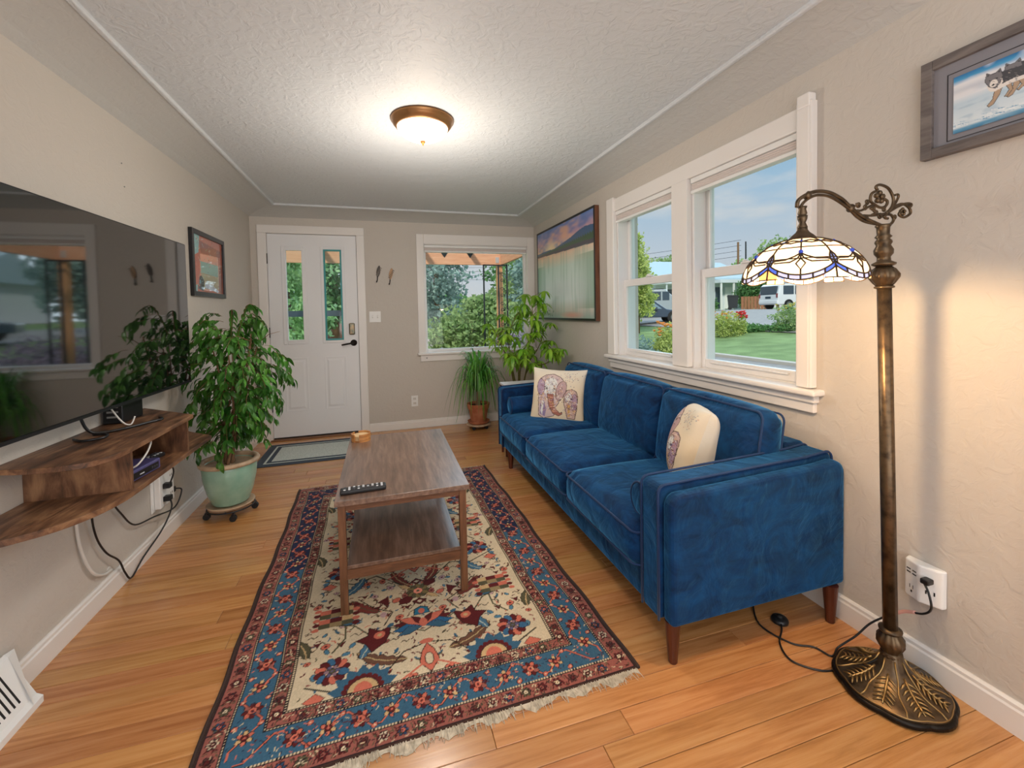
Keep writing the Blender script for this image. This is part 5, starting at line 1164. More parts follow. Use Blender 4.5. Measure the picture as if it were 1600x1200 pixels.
# stems
s = MB(); tips = []
for k in range(7):
    a = 2*PI*k/7+pr.uniform(-.3, .3); r0 = .02+.02*(k % 2); top_ = Vector((FC.x+.06+.14*math.cos(a), FC.y+.0+.12*math.sin(a), pr.uniform(.95, 1.18)))
    P = [(FC.x+r0*math.cos(a), FC.y+r0*math.sin(a), pb+.22), (FC.x+.035*math.cos(a+1)+.01, FC.y+.03*math.sin(a+1), .55), ((FC.x+top_.x)/2+.02, (FC.y+top_.y)/2, .80), tuple(top_)]
    P = rnd(P, 5); s.tube(P, [.010-.007*i/(len(P)-1) for i in range(len(P))], 7); tips.append([Vector(p) for p in P])
    for j in range(9):
        q = Vector(P[int(len(P)*(.25+.08*j))]); aa = pr.uniform(0, 2*PI); e_ = q+Vector((.13*math.cos(aa), .12*math.sin(aa), pr.uniform(.0, .10)))
        if e_.x < .05: e_.x = .05
        s.tube([tuple(q), tuple((q+e_)/2+Vector((0, 0, .02))), tuple(e_)], [.003, .002, .0012], 5)
s.build('branches', M['bark'], fic, smooth=True)
def ficrad(z): return float(np.interp(z, [.42, .50, .60, .72, .86, 1.0, 1.1, 1.2, 1.30], [.05, .12, .16, .215, .25, .235, .21, .16, .05]))
lm = [leafmesh('ficus_leaf_%d' % i, .046+.007*i, .020+.003*i, M['ficus'], .35, .25+.1*i) for i in range(3)]
def fic_ok(x, y, z): return not (x < .03 or (x < .22 and y < 2.95 and z > .84) or (x < .36 and y < 2.95 and .53 < z < .66))
cand = []; tw = MB()
for k in range(125):          # drooping twigs, each with its own row of leaves
    z = pr.uniform(.48, 1.26); R = ficrad(z); a = pr.uniform(0, 2*PI); rr = R*pr.uniform(.25, .95)
    if z > 1.0 and math.sin(a*3+1) > .55: continue
    p = Vector((FC.x+.03+.04*(z-.4)+rr*math.cos(a), FC.y+rr*math.sin(a)*.85, z)); d = Vector((math.cos(a), math.sin(a), pr.uniform(-.1, .7)+(z-.8)*.6)).normalized(); P = [p]
    for j in range(8):
        d = (d+Vector((pr.uniform(-.2, .2), pr.uniform(-.2, .2), -.22))).normalized(); P.append(P[-1]+d*.021)
    P = [q for q in P if fic_ok(*q)]
    if len(P) < 4: continue
    tw.tube([tuple(q) for q in P], .0011, 4)
    for j in range(1, len(P)):
        t_ = (P[j]-P[j-1]).normalized()
        for sg in (-1, 1):
            if pr.random() < .85:
                sd = Vector((-t_.y, t_.x, 0))*sg; dd = (t_*.7+sd*.9+Vector((pr.uniform(-.3, .3), pr.uniform(-.3, .3), -.3-pr.random()*.5))); q = P[j]+dd.normalized()*.006
                if fic_ok(q.x+dd.x*.03, q.y+dd.y*.03, q.z): cand.append((q, dd))
while len(cand) < 2000:       # inner leaves
    z = pr.uniform(.46, 1.16); R = ficrad(z)*.85; a = pr.uniform(0, 2*PI); rr = R*pr.random()**.5; q = Vector((FC.x+.03+rr*math.cos(a), FC.y+rr*math.sin(a)*.85, z))
    if fic_ok(*q): cand.append((q, Vector((math.cos(a)+pr.uniform(-.6, .6), math.sin(a)+pr.uniform(-.6, .6), pr.uniform(-1.3, -.1)))))
tw.build('twigs', M['bark'], fic)
cand.sort(key=lambda q: -(q[0]-Vector((FC.x+.03, FC.y, q[0].z))).dot(Vector((.3, -.95, 0))))
stuff = MB()
for i, (p, d) in enumerate(cand):
    me = lm[i % 3]; Mx = orient(p, d, (pr.uniform(-.4, .4), pr.uniform(-.4, .4), 1), pr.uniform(.75, 1.2), pr.uniform(-.6, .6))
    if i < 280: inst(me, 'leaf', Mx, fic)
    else: stuff.add([v.co for v in me.vertices], [tuple(f.vertices) for f in me.polygons], Mx)
stuff.build('foliage', M['ficus'], fic, smooth=True, kind='stuff', fixn=False)
# a few long arching sprays at the top
for (dx, dy, z0_, ex, ey, ez) in ((.06, 0, 1.15, .20, -.02, 1.31), (-.05, .0, 1.12, -.12, -.04, 1.22), (.02, 0, 1.15, .05, .0, 1.28)):
    P = rnd([(FC.x+dx, FC.y+dy, z0_-.12), (FC.x+dx+.02, FC.y+dy, z0_), (FC.x+(dx+ex)/2+.01, FC.y+ey, ez), (FC.x+ex, FC.y+ey, ez-.03)], 5)
    so = MB().tube(P, .0018, 5).build('spray', M['bark'], fic)
    for i in range(3, len(P)-1, 1):
        for sg in (-1, 1): inst(lm[i % 3], 'leaf', orient(Vector(P[i]), (sg*.5+.3, -.3*sg, -.5), s=.9), so)

# ponytail palm in terracotta
PC = Vector((2.160, 4.50, 0)); M['terra'] = mat('terracotta', 'a8603e', .75, vary=(14, 'c07c58', .4, .7), bump=(40, .0006))
pp = thing('potted_palm', tuple(PC), 'ponytail palm with long arching strap leaves in a terracotta pot by the window', 'potted plant')
pz = .062
MB().lathe([(0, 0), (.078, 0), (.104, .150), (.112, .152), (.122, .200), (.122, .205), (.108, .205), (.106, .17), (0, .168)], (PC.x, PC.y, pz), 32).build('pot', M['terra'], pp, smooth=False)
MB().lathe([(0, .172), (.107, .18)], (PC.x, PC.y, pz), 20).build('soil', M['soil'], pp)
MB().lathe([(0, -.006), (.098, -.006), (.118, .022), (.114, .024), (.094, .0), (0, .0)], (PC.x, PC.y, pz), 32).build('saucer', M['terra'], pp, smooth=True)
MB().lathe([(.0, 0), (.028, .0), (.032, .02), (.02, .06), (.013, .12), (.012, .26), (0, .27)], (PC.x, PC.y, pz+.165), 12).build('trunk', M['bark'], pp, smooth=True)
dl2 = thing('plant_dolly', (PC.x, PC.y, 0), 'pale scalloped plant dolly with black casters under the terracotta pot', 'plant dolly')
MB().lathe([(0, .040), (.126, .040), (.130, .048), (.126, .055), (0, .055)], (PC.x, PC.y, 0), 48, sq=lambda a: 1+.02*math.sin(a*16)).build('tray', M['buff'], dl2)
for k in range(4):
    a = .8+PI/2*k; x, y = PC.x+.095*math.cos(a), PC.y+.095*math.sin(a); MB().tube([(x, y-.011, .019), (x, y+.011, .019)], .0185, 14).box(x-.006, x+.006, y-.013, y+.013, .028, .041).build('caster', M['rubber'], dl2)
hp = Vector((PC.x, PC.y, pz+.43))
for k in range(160):
    a = pr.uniform(0, 2*PI); up_ = pr.uniform(.12, .46); out_ = pr.uniform(.14, .36)*(1 if up_ < .36 else .6); drop = pr.uniform(.10, .62)*(1 if up_ < .38 else .35)
    if math.sin(a) > 0: out_ = min(out_, .20/max(.3, math.sin(a))*.9)
    h0 = hp-Vector((0, 0, pr.uniform(0, .12)))
    P = []
    for i in range(9):
        t_ = i/8; r_ = out_*(t_**.85)*1.1; z = up_*math.sin(min(t_*1.7, 1.57+.0))*1.0 if t_ < .55 else up_*math.sin(.935)-drop*((t_-.55)/.45)**1.4*1.0+up_*.18*math.sin((t_-.55)*3.4)
        P.append(h0+Vector((r_*math.cos(a), r_*math.sin(a), z)))
    for p in P: p.z = max(p.z, .12); p.y = min(p.y, L-.04); 
    side = Vector((-math.sin(a), math.cos(a), 0)); vs = []
    for i, p in enumerate(P):
        w = .0095*(1-(i/8)**2.2)+.0008; vs += [p-side*w, p+Vector((0, 0, -.002)), p+side*w]
    fs_ = []
    for i in range(8): q = 3*i; fs_ += [(q, q+3, q+4, q+1), (q+1, q+4, q+5, q+2)]
    MB().add(vs, fs_).build('leaf', M['pony'], pp, smooth=True, fixn=False)

# small table behind the sofa and the umbrella plant
M['tabletop'] = mat('white_tabletop', 'd9d6d8', .35)
st = thing('side_table', (2.39, 3.58, 0), 'small white-topped side table with dark legs behind the far arm of the sofa', 'side table')
B(2.175, 2.60, 3.50, 3.665, .600, .617).build('table_top', M['tabletop'], st, bev=.002)
for x in (2.19, 2.585):
    for y in (3.52, 3.645): MB().lathe([(.010, 0), (.014, .598)], (x, y, 0), 10).build('leg', M['leg'], st)
UC = Vector((2.50, 4.12, 0))
um = thing('potted_umbrella_plant', tuple(UC), 'leggy umbrella plant with radiating bright green leaflets in the corner behind the sofa', 'potted plant')
MB().lathe([(0, 0), (.10, 0), (.13, .40), (.137, .42), (.125, .42), (.12, .38), (0, .38)], tuple(UC), 32).build('pot', mat('grey_pot', '8d8f8c', .5), um, smooth=True)
MB().lathe([(0, .385), (.12, .39)], tuple(UC), 20).build('soil', M['soil'], um)
ul = [leafmesh('umbrella_leaflet_%d' % i, .088+.012*i, .027+.003*i, M['umb'], .2, .35+.15*i, 1.3) for i in range(3)]
whorls = []
stems = [((0, 0), (-.02, -.10, .75), (.06, -.25, 1.04), (.05, -.28, 1.36)), ((-.03, .02), (-.10, -.05, .70), (-.22, -.20, .90), (-.30, -.28, 1.04)), ((.03, 0), (.08, -.05, .70), (.16, -.15, .88), (.20, -.22, 1.06)), ((0, .03), (-.06, .05, .72), (-.10, -.02, 1.0), (-.02, -.05, 1.22)), ((.02, -.03), (.06, -.10, .66), (.18, -.30, .74), (.26, -.38, .84)), ((0, 0), (-.02, -.1, .62), (-.06, -.25, .74), (-.14, -.30, .82))]
s = MB()
for S_ in stems:
    P = rnd([(UC.x+S_[0][0], UC.y+S_[0][1], .38)]+[(UC.x+q[0], UC.y+q[1], q[2]) for q in S_[1:]], 6); s.tube(P, [.009-.006*i/(len(P)-1) for i in range(len(P))], 7)
    for i in range(6, len(P)):
        for rep in range(2 if i > 12 else (1 if i % 2 else 0)):
            p = Vector(P[i]); a = pr.uniform(0, 2*PI); l_ = pr.uniform(.06, .13); e_ = p+Vector((l_*math.cos(a), l_*math.sin(a), pr.uniform(.02, .09)))
            e_.x = min(e_.x, W-.13); e_.y = min(e_.y, L-.12); s.tube([tuple(p), tuple((p+e_)/2+Vector((0, 0, .01))), tuple(e_)], .0018, 5); whorls.append((e_, pr.uniform(.75, 1.1)))
s.build('stems', M['stem'], um, smooth=True)
for w_i, (p, sc_) in enumerate(whorls):
    n = 7; tx, ty = pr.uniform(-.3, .3), pr.uniform(-.3, .3)
    for k in range(n):
        a = 2*PI*k/n+w_i; d = Vector((math.cos(a), math.sin(a), -.28+tx*math.cos(a)+ty*math.sin(a)))
        if (p+d*.11*sc_).x > W-.02: continue
        inst(ul[(k+w_i) % 3], 'leaf', orient(p, d, s=sc_), um)
# ---------------------------------------------------------------- outdoors
M['grass'] = mat('lawn_grass', '6e8850', .95, vary=(1.6, '8aa568', .35, .65), bump=(30, .03)); M['asph'] = mat('grey_asphalt', '8f8c8c', .9, vary=(6, '9d9997', .4, .6)); M['conc'] = mat('pale_concrete', 'bdb6ae', .9)
M['dirt'] = mat('garden_soil', '7d7166', .95, vary=(8, '968a7c', .4, .6), bump=(20, .03)); M['cedar'] = wood('cedar_beam', 'c98d6c', 'dc9f7c', 'e6b090', .6, (1, 14, 14), per=False)
M['cedarv'] = wood('cedar_post', 'b97c50', 'cf9366', 'dba577', .6, (14, 14, 1), per=False)
def gz(x): return -.35+1.35*min(max((x-5.9)/18, 0), 1)
def ground(name, x0, x1, y0, y1, m, dz=0, nx=24):
    xs = np.linspace(x0, x1, nx+1); b = MB(); vs = [(x, y, gz(x)+dz) for x in xs for y in (y0, y1)]
    b.add(vs, [(2*i, 2*i+2, 2*i+3, 2*i+1) for i in range(nx)]); return struct(b.build(name, m))
ground('lawn', -40, 90, -20, 110, M['grass'], 0, 130)
ground('garden_bed', 3.1, 9.5, 4, 13, M['dirt'], .02, 10)
ground('street', 14.6, 24.3, -20, 24.5, M['asph'], .03, 14); ground('street', 14.6, 19.5, 24.5, 60, M['asph'], .03, 14)
ground('driveway', 24.3, 30.5, 18, 28.3, M['asph'], .03, 4); ground('sidewalk', 24.3, 26.2, 28.3, 60, M['conc'], .03, 3)
ground('walkway', 7.6, 9.55, -10, 10, M['asph'], .035, 4)
struct(MB().add([(9.55, -10, gz(9.55)), (9.7, -10, gz(9.7)), (9.7, 11, gz(9.7)), (9.55, 11, gz(9.55)), (9.55, -10, gz(9.55)+.10), (9.7, -10, gz(9.7)+.10), (9.7, 11, gz(9.7)+.10), (9.55, 11, gz(9.55)+.10)], [(0, 3, 2, 1), (4, 5, 6, 7), (0, 1, 5, 4), (1, 2, 6, 5), (2, 3, 7, 6), (3, 0, 4, 7)]).build('curb', M['conc']))
M['paver'] = mat('pinkish_pavers', 'b59c92', .9, vary=(4, 'c9b8ae', .4, .6), bump=(25, .02))
ground('front_patio', -6, 7.2, 10.5, 26, M['paver'], .03, 10)
def fol(n, a, b_): return mat(n, a, .7, vary=(3.5, b_, .35, .65), trans=(b_, .3))
M['f_con'] = fol('blue_spruce', '5f807c', 'a2bcb2'); M['f_mid'] = fol('green_foliage', '6a8c50', 'a9bf80'); M['f_yel'] = fol('yellow_green_foliage', '8fa54f', 'c2cd7a'); M['f_dark'] = fol('dark_foliage', '41703f', '6d9c5a')
M['f_lite'] = fol('light_foliage', '86ad68', 'b9d39c'); M['f_pur'] = fol('purple_foliage', '7d7080', 'a597a8')
gr = np.random.default_rng(17)
def foliage(name, blobs, n, s, m, par, kind='stuff'):
    """n leaf quads scattered over ellipsoid blobs (cx,cy,cz,rx,ry,rz)"""
    wt = np.array([b_[3]*b_[4]*b_[5] for b_ in blobs])**.67; k = gr.choice(len(blobs), n, p=wt/wt.sum()); Bl = np.array(blobs)[k]
    d = gr.normal(size=(n, 3)); d /= np.linalg.norm(d, axis=1)[:, None]; r_ = gr.random(n)**.28
    lump = 1+.18*np.sin(d[:, 0]*7+k)+.15*np.sin(d[:, 1]*8+2*k)+.13*np.sin(d[:, 2]*9+k)
    P = Bl[:, :3]+d*Bl[:, 3:]*(r_*lump)[:, None]
    u = gr.normal(size=(n, 3)); u /= np.linalg.norm(u, axis=1)[:, None]; v = np.cross(u, gr.normal(size=(n, 3))); v /= np.linalg.norm(v, axis=1)[:, None]
    sz = s*gr.uniform(.6, 1.4, n)[:, None]; u = u*sz; v = v*sz*.6
    V = np.stack([P-u, P-v*.9, P+u, P+v], 1).reshape(-1, 3); off = worldloc(par); V = V-np.array(off)
    me = bpy.data.meshes.new(name); me.vertices.add(len(V)); me.vertices.foreach_set('co', V.ravel().astype(np.float32)); me.loops.add(4*n); me.loops.foreach_set('vertex_index', np.arange(4*n, dtype=np.int32)); me.polygons.add(n); me.polygons.foreach_set('loop_start', np.arange(0, 4*n, 4, dtype=np.int32)); me.update(calc_edges=True)
    return finish(me, name, m, par, kind=kind)
def tree(name, label, x, y, h, blobs, n, s, m, g=None, z=None, trunk=.14, cat='tree'):
    z = gz(x) if z is None else z; t = thing(name, (x, y, z), label, cat, g)
    MB().tube([(x, y, z-.05), (x+.05, y, z+h*.4), (x, y+.04, z+h*.8)], [trunk, trunk*.7, trunk*.25], 8).build('trunk', M['bark'], t, smooth=True)
    foliage('crown', [(x+b_[0], y+b_[1], z+b_[2], b_[3], b_[4], b_[5]) for b_ in blobs], n, s, m, t); return t
# seen through the front window and the door lights
tree('spruce_tree', 'blue-green spruce outside the left half of the front window', 3.15, 16.5, 7, [(0, 0, 1.6, 1.5, 1.4, 1.0), (-.2, 0, 2.9, 1.35, 1.3, .9), (.3, 0, 3.9, 1.0, 1.0, .8), (-.3, 0, 5.0, .9, .9, .9), (0, 0, 6.0, .7, .7, .9)], 9000, .085, M['f_con'], 'trees beyond the front window')
tree('tree', 'bushy yellow-green tree in the middle of the front window, nearer than the spruce', 4.0, 13.0, 1.8, [(0, 0, 1.1, 1.2, 1.0, .65), (-.7, 0, .9, .8, .8, .55), (.8, .3, 1.45, .9, .8, .55), (.2, .2, 1.8, .6, .6, .35)], 8500, .07, M['f_mid'], 'trees beyond the front window')
tree('tree', 'tall green tree right of the sky gap outside the front window', 7.6, 18.5, 6, [(0, 0, 2.0, 1.6, 1.5, 1.3), (.8, 0, 3.8, 1.4, 1.4, 1.4), (-1.0, 0, 1.8, 1.0, 1., .8)], 8000, .10, M['f_mid'], 'trees beyond the front window')
tree('tree', 'dark blue-green tree outside the right edge of the front window behind the trellis', 6.6, 14.0, 5, [(0, 0, 2.6, 1.2, 1.2, 1.2), (.5, 0, 3.9, 1.1, 1, 1)], 6000, .085, M['f_con'], 'trees beyond the front window')
tree('shrub', 'low purple-grey shrub at the foot of the iron trellis', 4.3, 9.3, 1.2, [(0, 0, .65, .75, .6, .5), (.8, .2, .75, .6, .5, .5)], 5000, .04, M['f_pur'], None, None, .03, 'shrub')
tree('tree', 'light green leafy tree seen through the left door light', -.85, 10.6, 4, [(0, 0, 1.55, .95, .9, .75), (-.2, 0, 2.6, .95, .9, .8), (.1, 0, 3.4, .7, .7, .6)], 7000, .065, M['f_lite'], 'trees beyond the front door')
tree('tree', 'green tree with a gap of sky seen through the right door light', -.35, 16.0, 5, [(-.35, 0, 1.9, .9, 1, .9), (-.4, 0, 3.0, .75, .8, .9), (.5, .3, 1.9, .8, .8, .7)], 6500, .085, M['f_dark'], 'trees beyond the front door')
tree('tree', 'broad green tree across the street, reflected in the television', -8, 22, 7, [(0, 0, 3, 3, 2, 2), (3, 0, 3.4, 2, 2, 2), (-4, 0, 3, 3, 2, 2)], 7000, .14, M['f_mid'])
tree('tree', 'wide green tree filling the background far right of the front window', 10.5, 30, 5, [(2, 0, 3.6, 4.0, 3, 2.4), (-4.5, 4, 1.4, 4.0, 3, 1.2)], 9000, .17, M['f_dark'])
# brick house beyond the door
M['brick'] = mat('brick_red', '9a6a5c', .9); M['roof'] = mat('grey_shingles', '8f959c', .9, vary=(5, 'a5a9af', .4, .6)); M['siding'] = mat('white_siding', 'd3dadf', .7); M['dglass'] = mat('dark_window', '3b4a58', .15)
def house(name, label, x0, x1, y0, y1, z, hw, rise, mw, mr, axis='x', ov=.4):
    t = thing(name, ((x0+x1)/2, (y0+y1)/2, z), label, 'house'); B(x0, x1, y0, y1, z, z+hw).build('wall', mw, t)
    if axis == 'x': P = [(y0-ov, z+hw-.05), ((y0+y1)/2, z+hw+rise), (y1+ov, z+hw-.05), ((y0+y1)/2, z+hw+rise-.15)]; MB().prism([(y0-ov, z+hw-.1), (y0-ov, z+hw+.05), ((y0+y1)/2, z+hw+rise), (y1+ov, z+hw+.05), (y1+ov, z+hw-.1)], x0-ov, x1+ov, 0).build('roof', mr, t)
    else: MB().prism([(x0-ov, z+hw-.1), (x0-ov, z+hw+.05), ((x0+x1)/2, z+hw+rise), (x1+ov, z+hw+.05), (x1+ov, z+hw-.1)], y0-ov, y1+ov, 1).build('roof', mr, t)
    return t
h1 = house('house', 'red brick house with grey roof across the street, seen through the door lights', -6.5, 1.6, 27, 34, -.35, 2.5, 1.3, M['brick'], M['roof'])
for x in (-4.5, -2.6, -.4): f_ = B(x, x+1.1, 26.93, 27.02, .7, 1.7).build('window', M['siding'], h1); B(x+.08, x+1.02, 26.91, 26.94, .78, 1.62).build('pane', M['dglass'], f_)
# cedar pergola over the front step
pg = thing('pergola', (3.04, 6.8, -.35), 'cedar pergola with beams and corner post outside the front window', 'pergola')
B(-2.2, 3.09, 6.75, 6.79, 1.985, 2.165).build('beam', M['cedar'], pg, bev=.004)
M['cedary'] = wood('cedar_beam_side', 'c98d6c', 'dc9f7c', 'e6b090', .6, (14, 1, 14), per=False)
B(3.05, 3.09, L+T+.02, 6.75, 1.985, 2.165).build('beam', M['cedary'], pg, bev=.004); B(-2.2, -2.16, L+T+.02, 6.75, 1.985, 2.165).build('beam', M['cedary'], pg, bev=.004)
B(3.01, 3.10, 6.79, 6.88, -.35, 2.16).build('post', M['cedarv'], pg, bev=.004); B(-2.2, -2.11, 6.79, 6.88, -.35, 2.16).build('post', M['cedarv'], pg, bev=.004)
for i in range(7):
    x = -1.8+.72*i; B(x, x+.038, L+T+.02, 7.0, 2.165, 2.255).build('rafter', M['cedary'], pg)
for x in (2.155, 2.56): MB().add([(x-.055, 6.745, 2.17), (x+.055, 6.745, 2.17), (x, 6.745, 2.09), (x-.055, 6.75, 2.17), (x+.055, 6.75, 2.17), (x, 6.75, 2.09)], [(0, 1, 2), (5, 4, 3), (0, 3, 4, 1), (1, 4, 5, 2), (2, 5, 3, 0)]).build('rafter_clip', M['iron'], pg)
B(2.975, 3.03, 6.742, 6.75, 2.02, 2.11).build('bracket', mat('zinc_plate', 'c8ccd0', .4, .6), pg)
tr_ = thing('iron_trellis', (2.9, 6.7, -.35), 'dark scrolled wrought-iron trellis post beside the pergola\'s corner post', 'trellis')
for x in (2.745, 2.985, 3.125): B(x, x+.022, 6.66, 6.682, -.35, 1.985).build('upright', M['iron'], tr_)
B(2.745, 3.147, 6.66, 6.682, 1.965, 1.985).build('top_bar', M['iron'], tr_)
def sc2(cx, cz, s, f, n=22): return [(cx+f*s*(1-i/n*.8)*math.cos(i/n*4.6*1.4), 6.67, cz+s*(1-i/n*.8)*math.sin(i/n*4.6*1.4)) for i in range(n+1)]
for i in range(9):
    z = -.15+.235*i; s = MB(); s.tube(sc2(3.055, z, .036, 1), .0045, 5); s.tube(sc2(3.055, z+.10, .036, -1), .0045, 5); s.tube([(3.085, 6.67, z-.02), (3.12, 6.67, z+.05), (3.085, 6.67, z+.12)], .004, 5); s.build('scroll', M['iron'], tr_, smooth=True)
bp_ = thing('bird_feeder', (2.75, 12, -.32), 'small dark garden lantern standing on the patio beyond the front window', 'garden lantern')
MB().lathe([(.06, 0), (.02, .05), (.02, .28), (.07, .30), (.06, .42), (.01, .50), (0, .52)], (2.75, 12.0, -.32), 12).build('body', M['iron'], bp_); bp_.name = 'garden_lantern'

# seen through the side window
tree('columnar_tree', 'tall yellow-green columnar tree outside the far unit of the side window', 12.3, 17.2, 4.2, [(0, 0, 1.5, .85, .85, .85), (0, 0, 2.45, .77, .77, .77), (-.1, 0, 3.3, .6, .6, .7), (-.13, 0, 4.05, .38, .38, .6), (-.17, 0, 4.7, .17, .17, .43)], 8000, .072, M['f_yel'])
tree('tree', 'round green tree beyond the blue-roofed house', 36.6, 47.6, 6, [(0, 0, 5.0, 2.4, 2.0, 1.7), (2.2, 0, 4.4, 2.0, 1.7, 1.7)], 5000, .18, M['f_mid'])
tree('tree', 'green tree behind the stained-glass shade above the white car', 45, 39, 8, [(0, 0, 5.4, 2.6, 2.2, 2.4), (2.8, -2.3, 6.0, 2.6, 2.2, 2.4), (-2.2, 2, 4.4, 1.8, 1.8, 1.5), (5.5, -5, 5.0, 3, 3, 3)], 11000, .2, M['f_mid'])
tree('shrub', 'tall dense dark green shrub between the white house and the fence', 33.5, 31.9, 3.0, [(0, 0, 1.3, 1.1, 1, 1.3), (.9, -.8, 1.4, .9, .9, 1.3), (.3, -.3, 2.5, .9, .8, .8)], 7000, .10, M['f_dark'], None, None, .1, 'shrub')
tree('shrub', 'low green shrub before the corner of the white porch', 29.6, 32.1, 1.0, [(0, 0, .5, .6, .6, .5)], 1800, .07, M['f_dark'], None, None, .03, 'shrub')
for i, (x, y, s_, lab) in enumerate(((14.4, 13.0, .55, 'low dark green mounded hedge along the far lawn edge, left one'), (15.1, 12.0, .6, 'low dark green mounded hedge along the far lawn edge, middle one'), (16.2, 11.3, .65, 'low dark green mounded hedge along the far lawn edge, right one'))):
    tree('hedge', lab, x, y, .3, [(0, 0, .13, s_, s_*.8, .17), (.4, -.3, .12, s_*.7, s_*.6, .14)], 2200, .04, M['f_dark'], 'low hedge at the lawn edge', None, .02, 'hedge')
def flowers(label, x, y, r_, h, cols, m, n=1800, g=None):
    t = thing('flower_clump', (x, y, gz(x)), label, 'flowers', g); foliage('foliage', [(x, y, gz(x)+h*.42, r_, r_, h*.5)], n, .035, M[m], t)
    for k, c in enumerate(cols):
        for j in range(16):
            a, q = gr.uniform(0, 2*PI), r_*gr.random()**.5; z = gz(x)+h*(.72+.33*gr.random()); p = (x+q*math.cos(a), y+q*math.sin(a), z)
            s = MB(); s.lathe([(0, -.02), (.012, 0), (.045, .035), (.04, .045), (0, .02)], p, 6); s.build('flower', M[c], t)
    return t
for k, c in (('fl_or', 'e8964a'), ('fl_ye', 'd9c65a'), ('fl_re', 'd8343f')): M[k] = mat('petals_'+c, c, .6)
flowers('clump of orange daylilies with grassy leaves outside the far unit of the side window', 7.9, 8.95, .42, 1.05, ['fl_or', 'fl_or'], 'f_yel', 3500)
flowers('clump of yellow daylilies left of the red flowers at the lawn\'s far edge', 13.05, 12.75, .5, .85, ['fl_ye', 'fl_or'], 'f_yel', 3500)
t = flowers('bright red flowers beside the yellow daylilies', 13.6, 12.55, .20, .8, ['fl_re', 'fl_re', 'fl_re'], 'f_yel', 700)
flowers('leafy bush with small yellow flowers at the lawn edge before the white car', 15.4, 11.9, .75, .95, ['fl_ye'], 'f_mid', 4200)
tree('shrub', 'dark purple-leaved low shrub among stones outside the far unit of the side window', 6.1, 7.6, .5, [(0, 0, .30, .45, .45, .28), (.5, .3, .3, .4, .4, .25)], 3500, .03, M['f_pur'], None, None, .02, 'shrub')
tree('shrub', 'blue-green low shrub left of the orange daylilies', 7.0, 9.0, .6, [(0, 0, .4, .5, .5, .38)], 3000, .035, M['f_con'], None, None, .02, 'shrub')
M['stone'] = mat('garden_stone', 'b5aca4', .85, vary=(8, '958c88', .4, .6))
for i in range(14):
    x, y = 4.9+gr.uniform(0, 1.6), 5.6+gr.uniform(0, 1.9); r_ = gr.uniform(.06, .13)
    s = MB(); s.lathe([(r_*math.sin(PI*j/5) if 0 < j < 5 else 0, -r_*.6*math.cos(PI*j/5)) for j in range(6)], (x, y, gz(x)+r_*.45), 8, sq=lambda a: 1+.15*math.sin(3*a+i)); o = s.build('stone', M['stone'], smooth=False)
    tag(o, 'rounded grey garden stone lying in the bed under the side window', 'stone', 'stones in the garden bed')
# white house with porch
h2 = house('house', 'white house with pale blue roof and small front porch across the street', 25.5, 36.2, 34.5, 43, 1.0, 3.0, 2.1, M['siding'], mat('pale_blue_roof', 'a9c0cc', .8), 'x', .5)
# the porch stands on the house's near side
B(31.6, 35.2, 33.2, 34.5, 3.55, 3.85).build('porch_roof', M['siding'], h2)
for x in (31.75, 33.2, 35.0): B(x, x+.13, 33.25, 33.38, 1.0, 3.55).build('porch_post', M['white'], h2)
dr = B(32.2, 32.9, 34.42, 34.52, 1.15, 3.2).build('window', M['dglass'], h2); B(33.3, 34.1, 34.40, 34.5, 1.1, 3.2).build('front_door', M['white'], h2)
w_ = B(26.6, 28.6, 34.42, 34.5, 1.9, 3.1).build('window', M['siding'], h2); B(26.7, 28.5, 34.40, 34.43, 2.0, 3.0).build('pane', M['dglass'], w_)
B(24.4, 28.4, 31.6, 34.5, 3.35, 3.5).build('carport_roof', M['siding'], h2)
for x in (24.6, 28.1): B(x, x+.1, 31.7, 31.8, 1.0, 3.35).build('carport_post', M['siding'], h2)
fl_ = thing('flag', (34.9, 33.0, 3.2), 'small flag hanging from the white porch', 'flag')
MB().tube([(35.0, 33.2, 3.1), (35.2, 32.8, 3.7)], .02, 5).build('flagpole', M['white'], fl_); MB().add([(35.05, 33.1, 3.25), (35.2, 32.8, 3.7), (35.6, 32.5, 2.9), (35.4, 32.8, 2.5), (35.07, 33.12, 3.25), (35.22, 32.82, 3.7), (35.62, 32.52, 2.9), (35.42, 32.82, 2.5)], [(0, 1, 2, 3), (7, 6, 5, 4), (0, 4, 5, 1), (1, 5, 6, 2), (2, 6, 7, 3), (3, 7, 4, 0)]).build('cloth', mat('flag_cloth', 'b08a92', .7), fl_)
fn = thing('fence', (32.4, 30.2, 1.0), 'short brown wooden board fence beside the white car', 'fence'); M['fboard'] = wood('fence_board', '7d5238', '96654a', 'a8775a', .8, (10, 10, 1), per=True)
for i in range(9):
    q = Vector((31.9, 30.9, 0)).lerp(Vector((33.5, 29.3, 0)), i/9); MB().box(-.11, .11, -.012, .012, 0, 1.15, Matrix.Translation((q.x, q.y, 1.0)) @ Matrix.Rotation(-PI/4, 4, 'Z')).build('board', M['fboard'], fn)
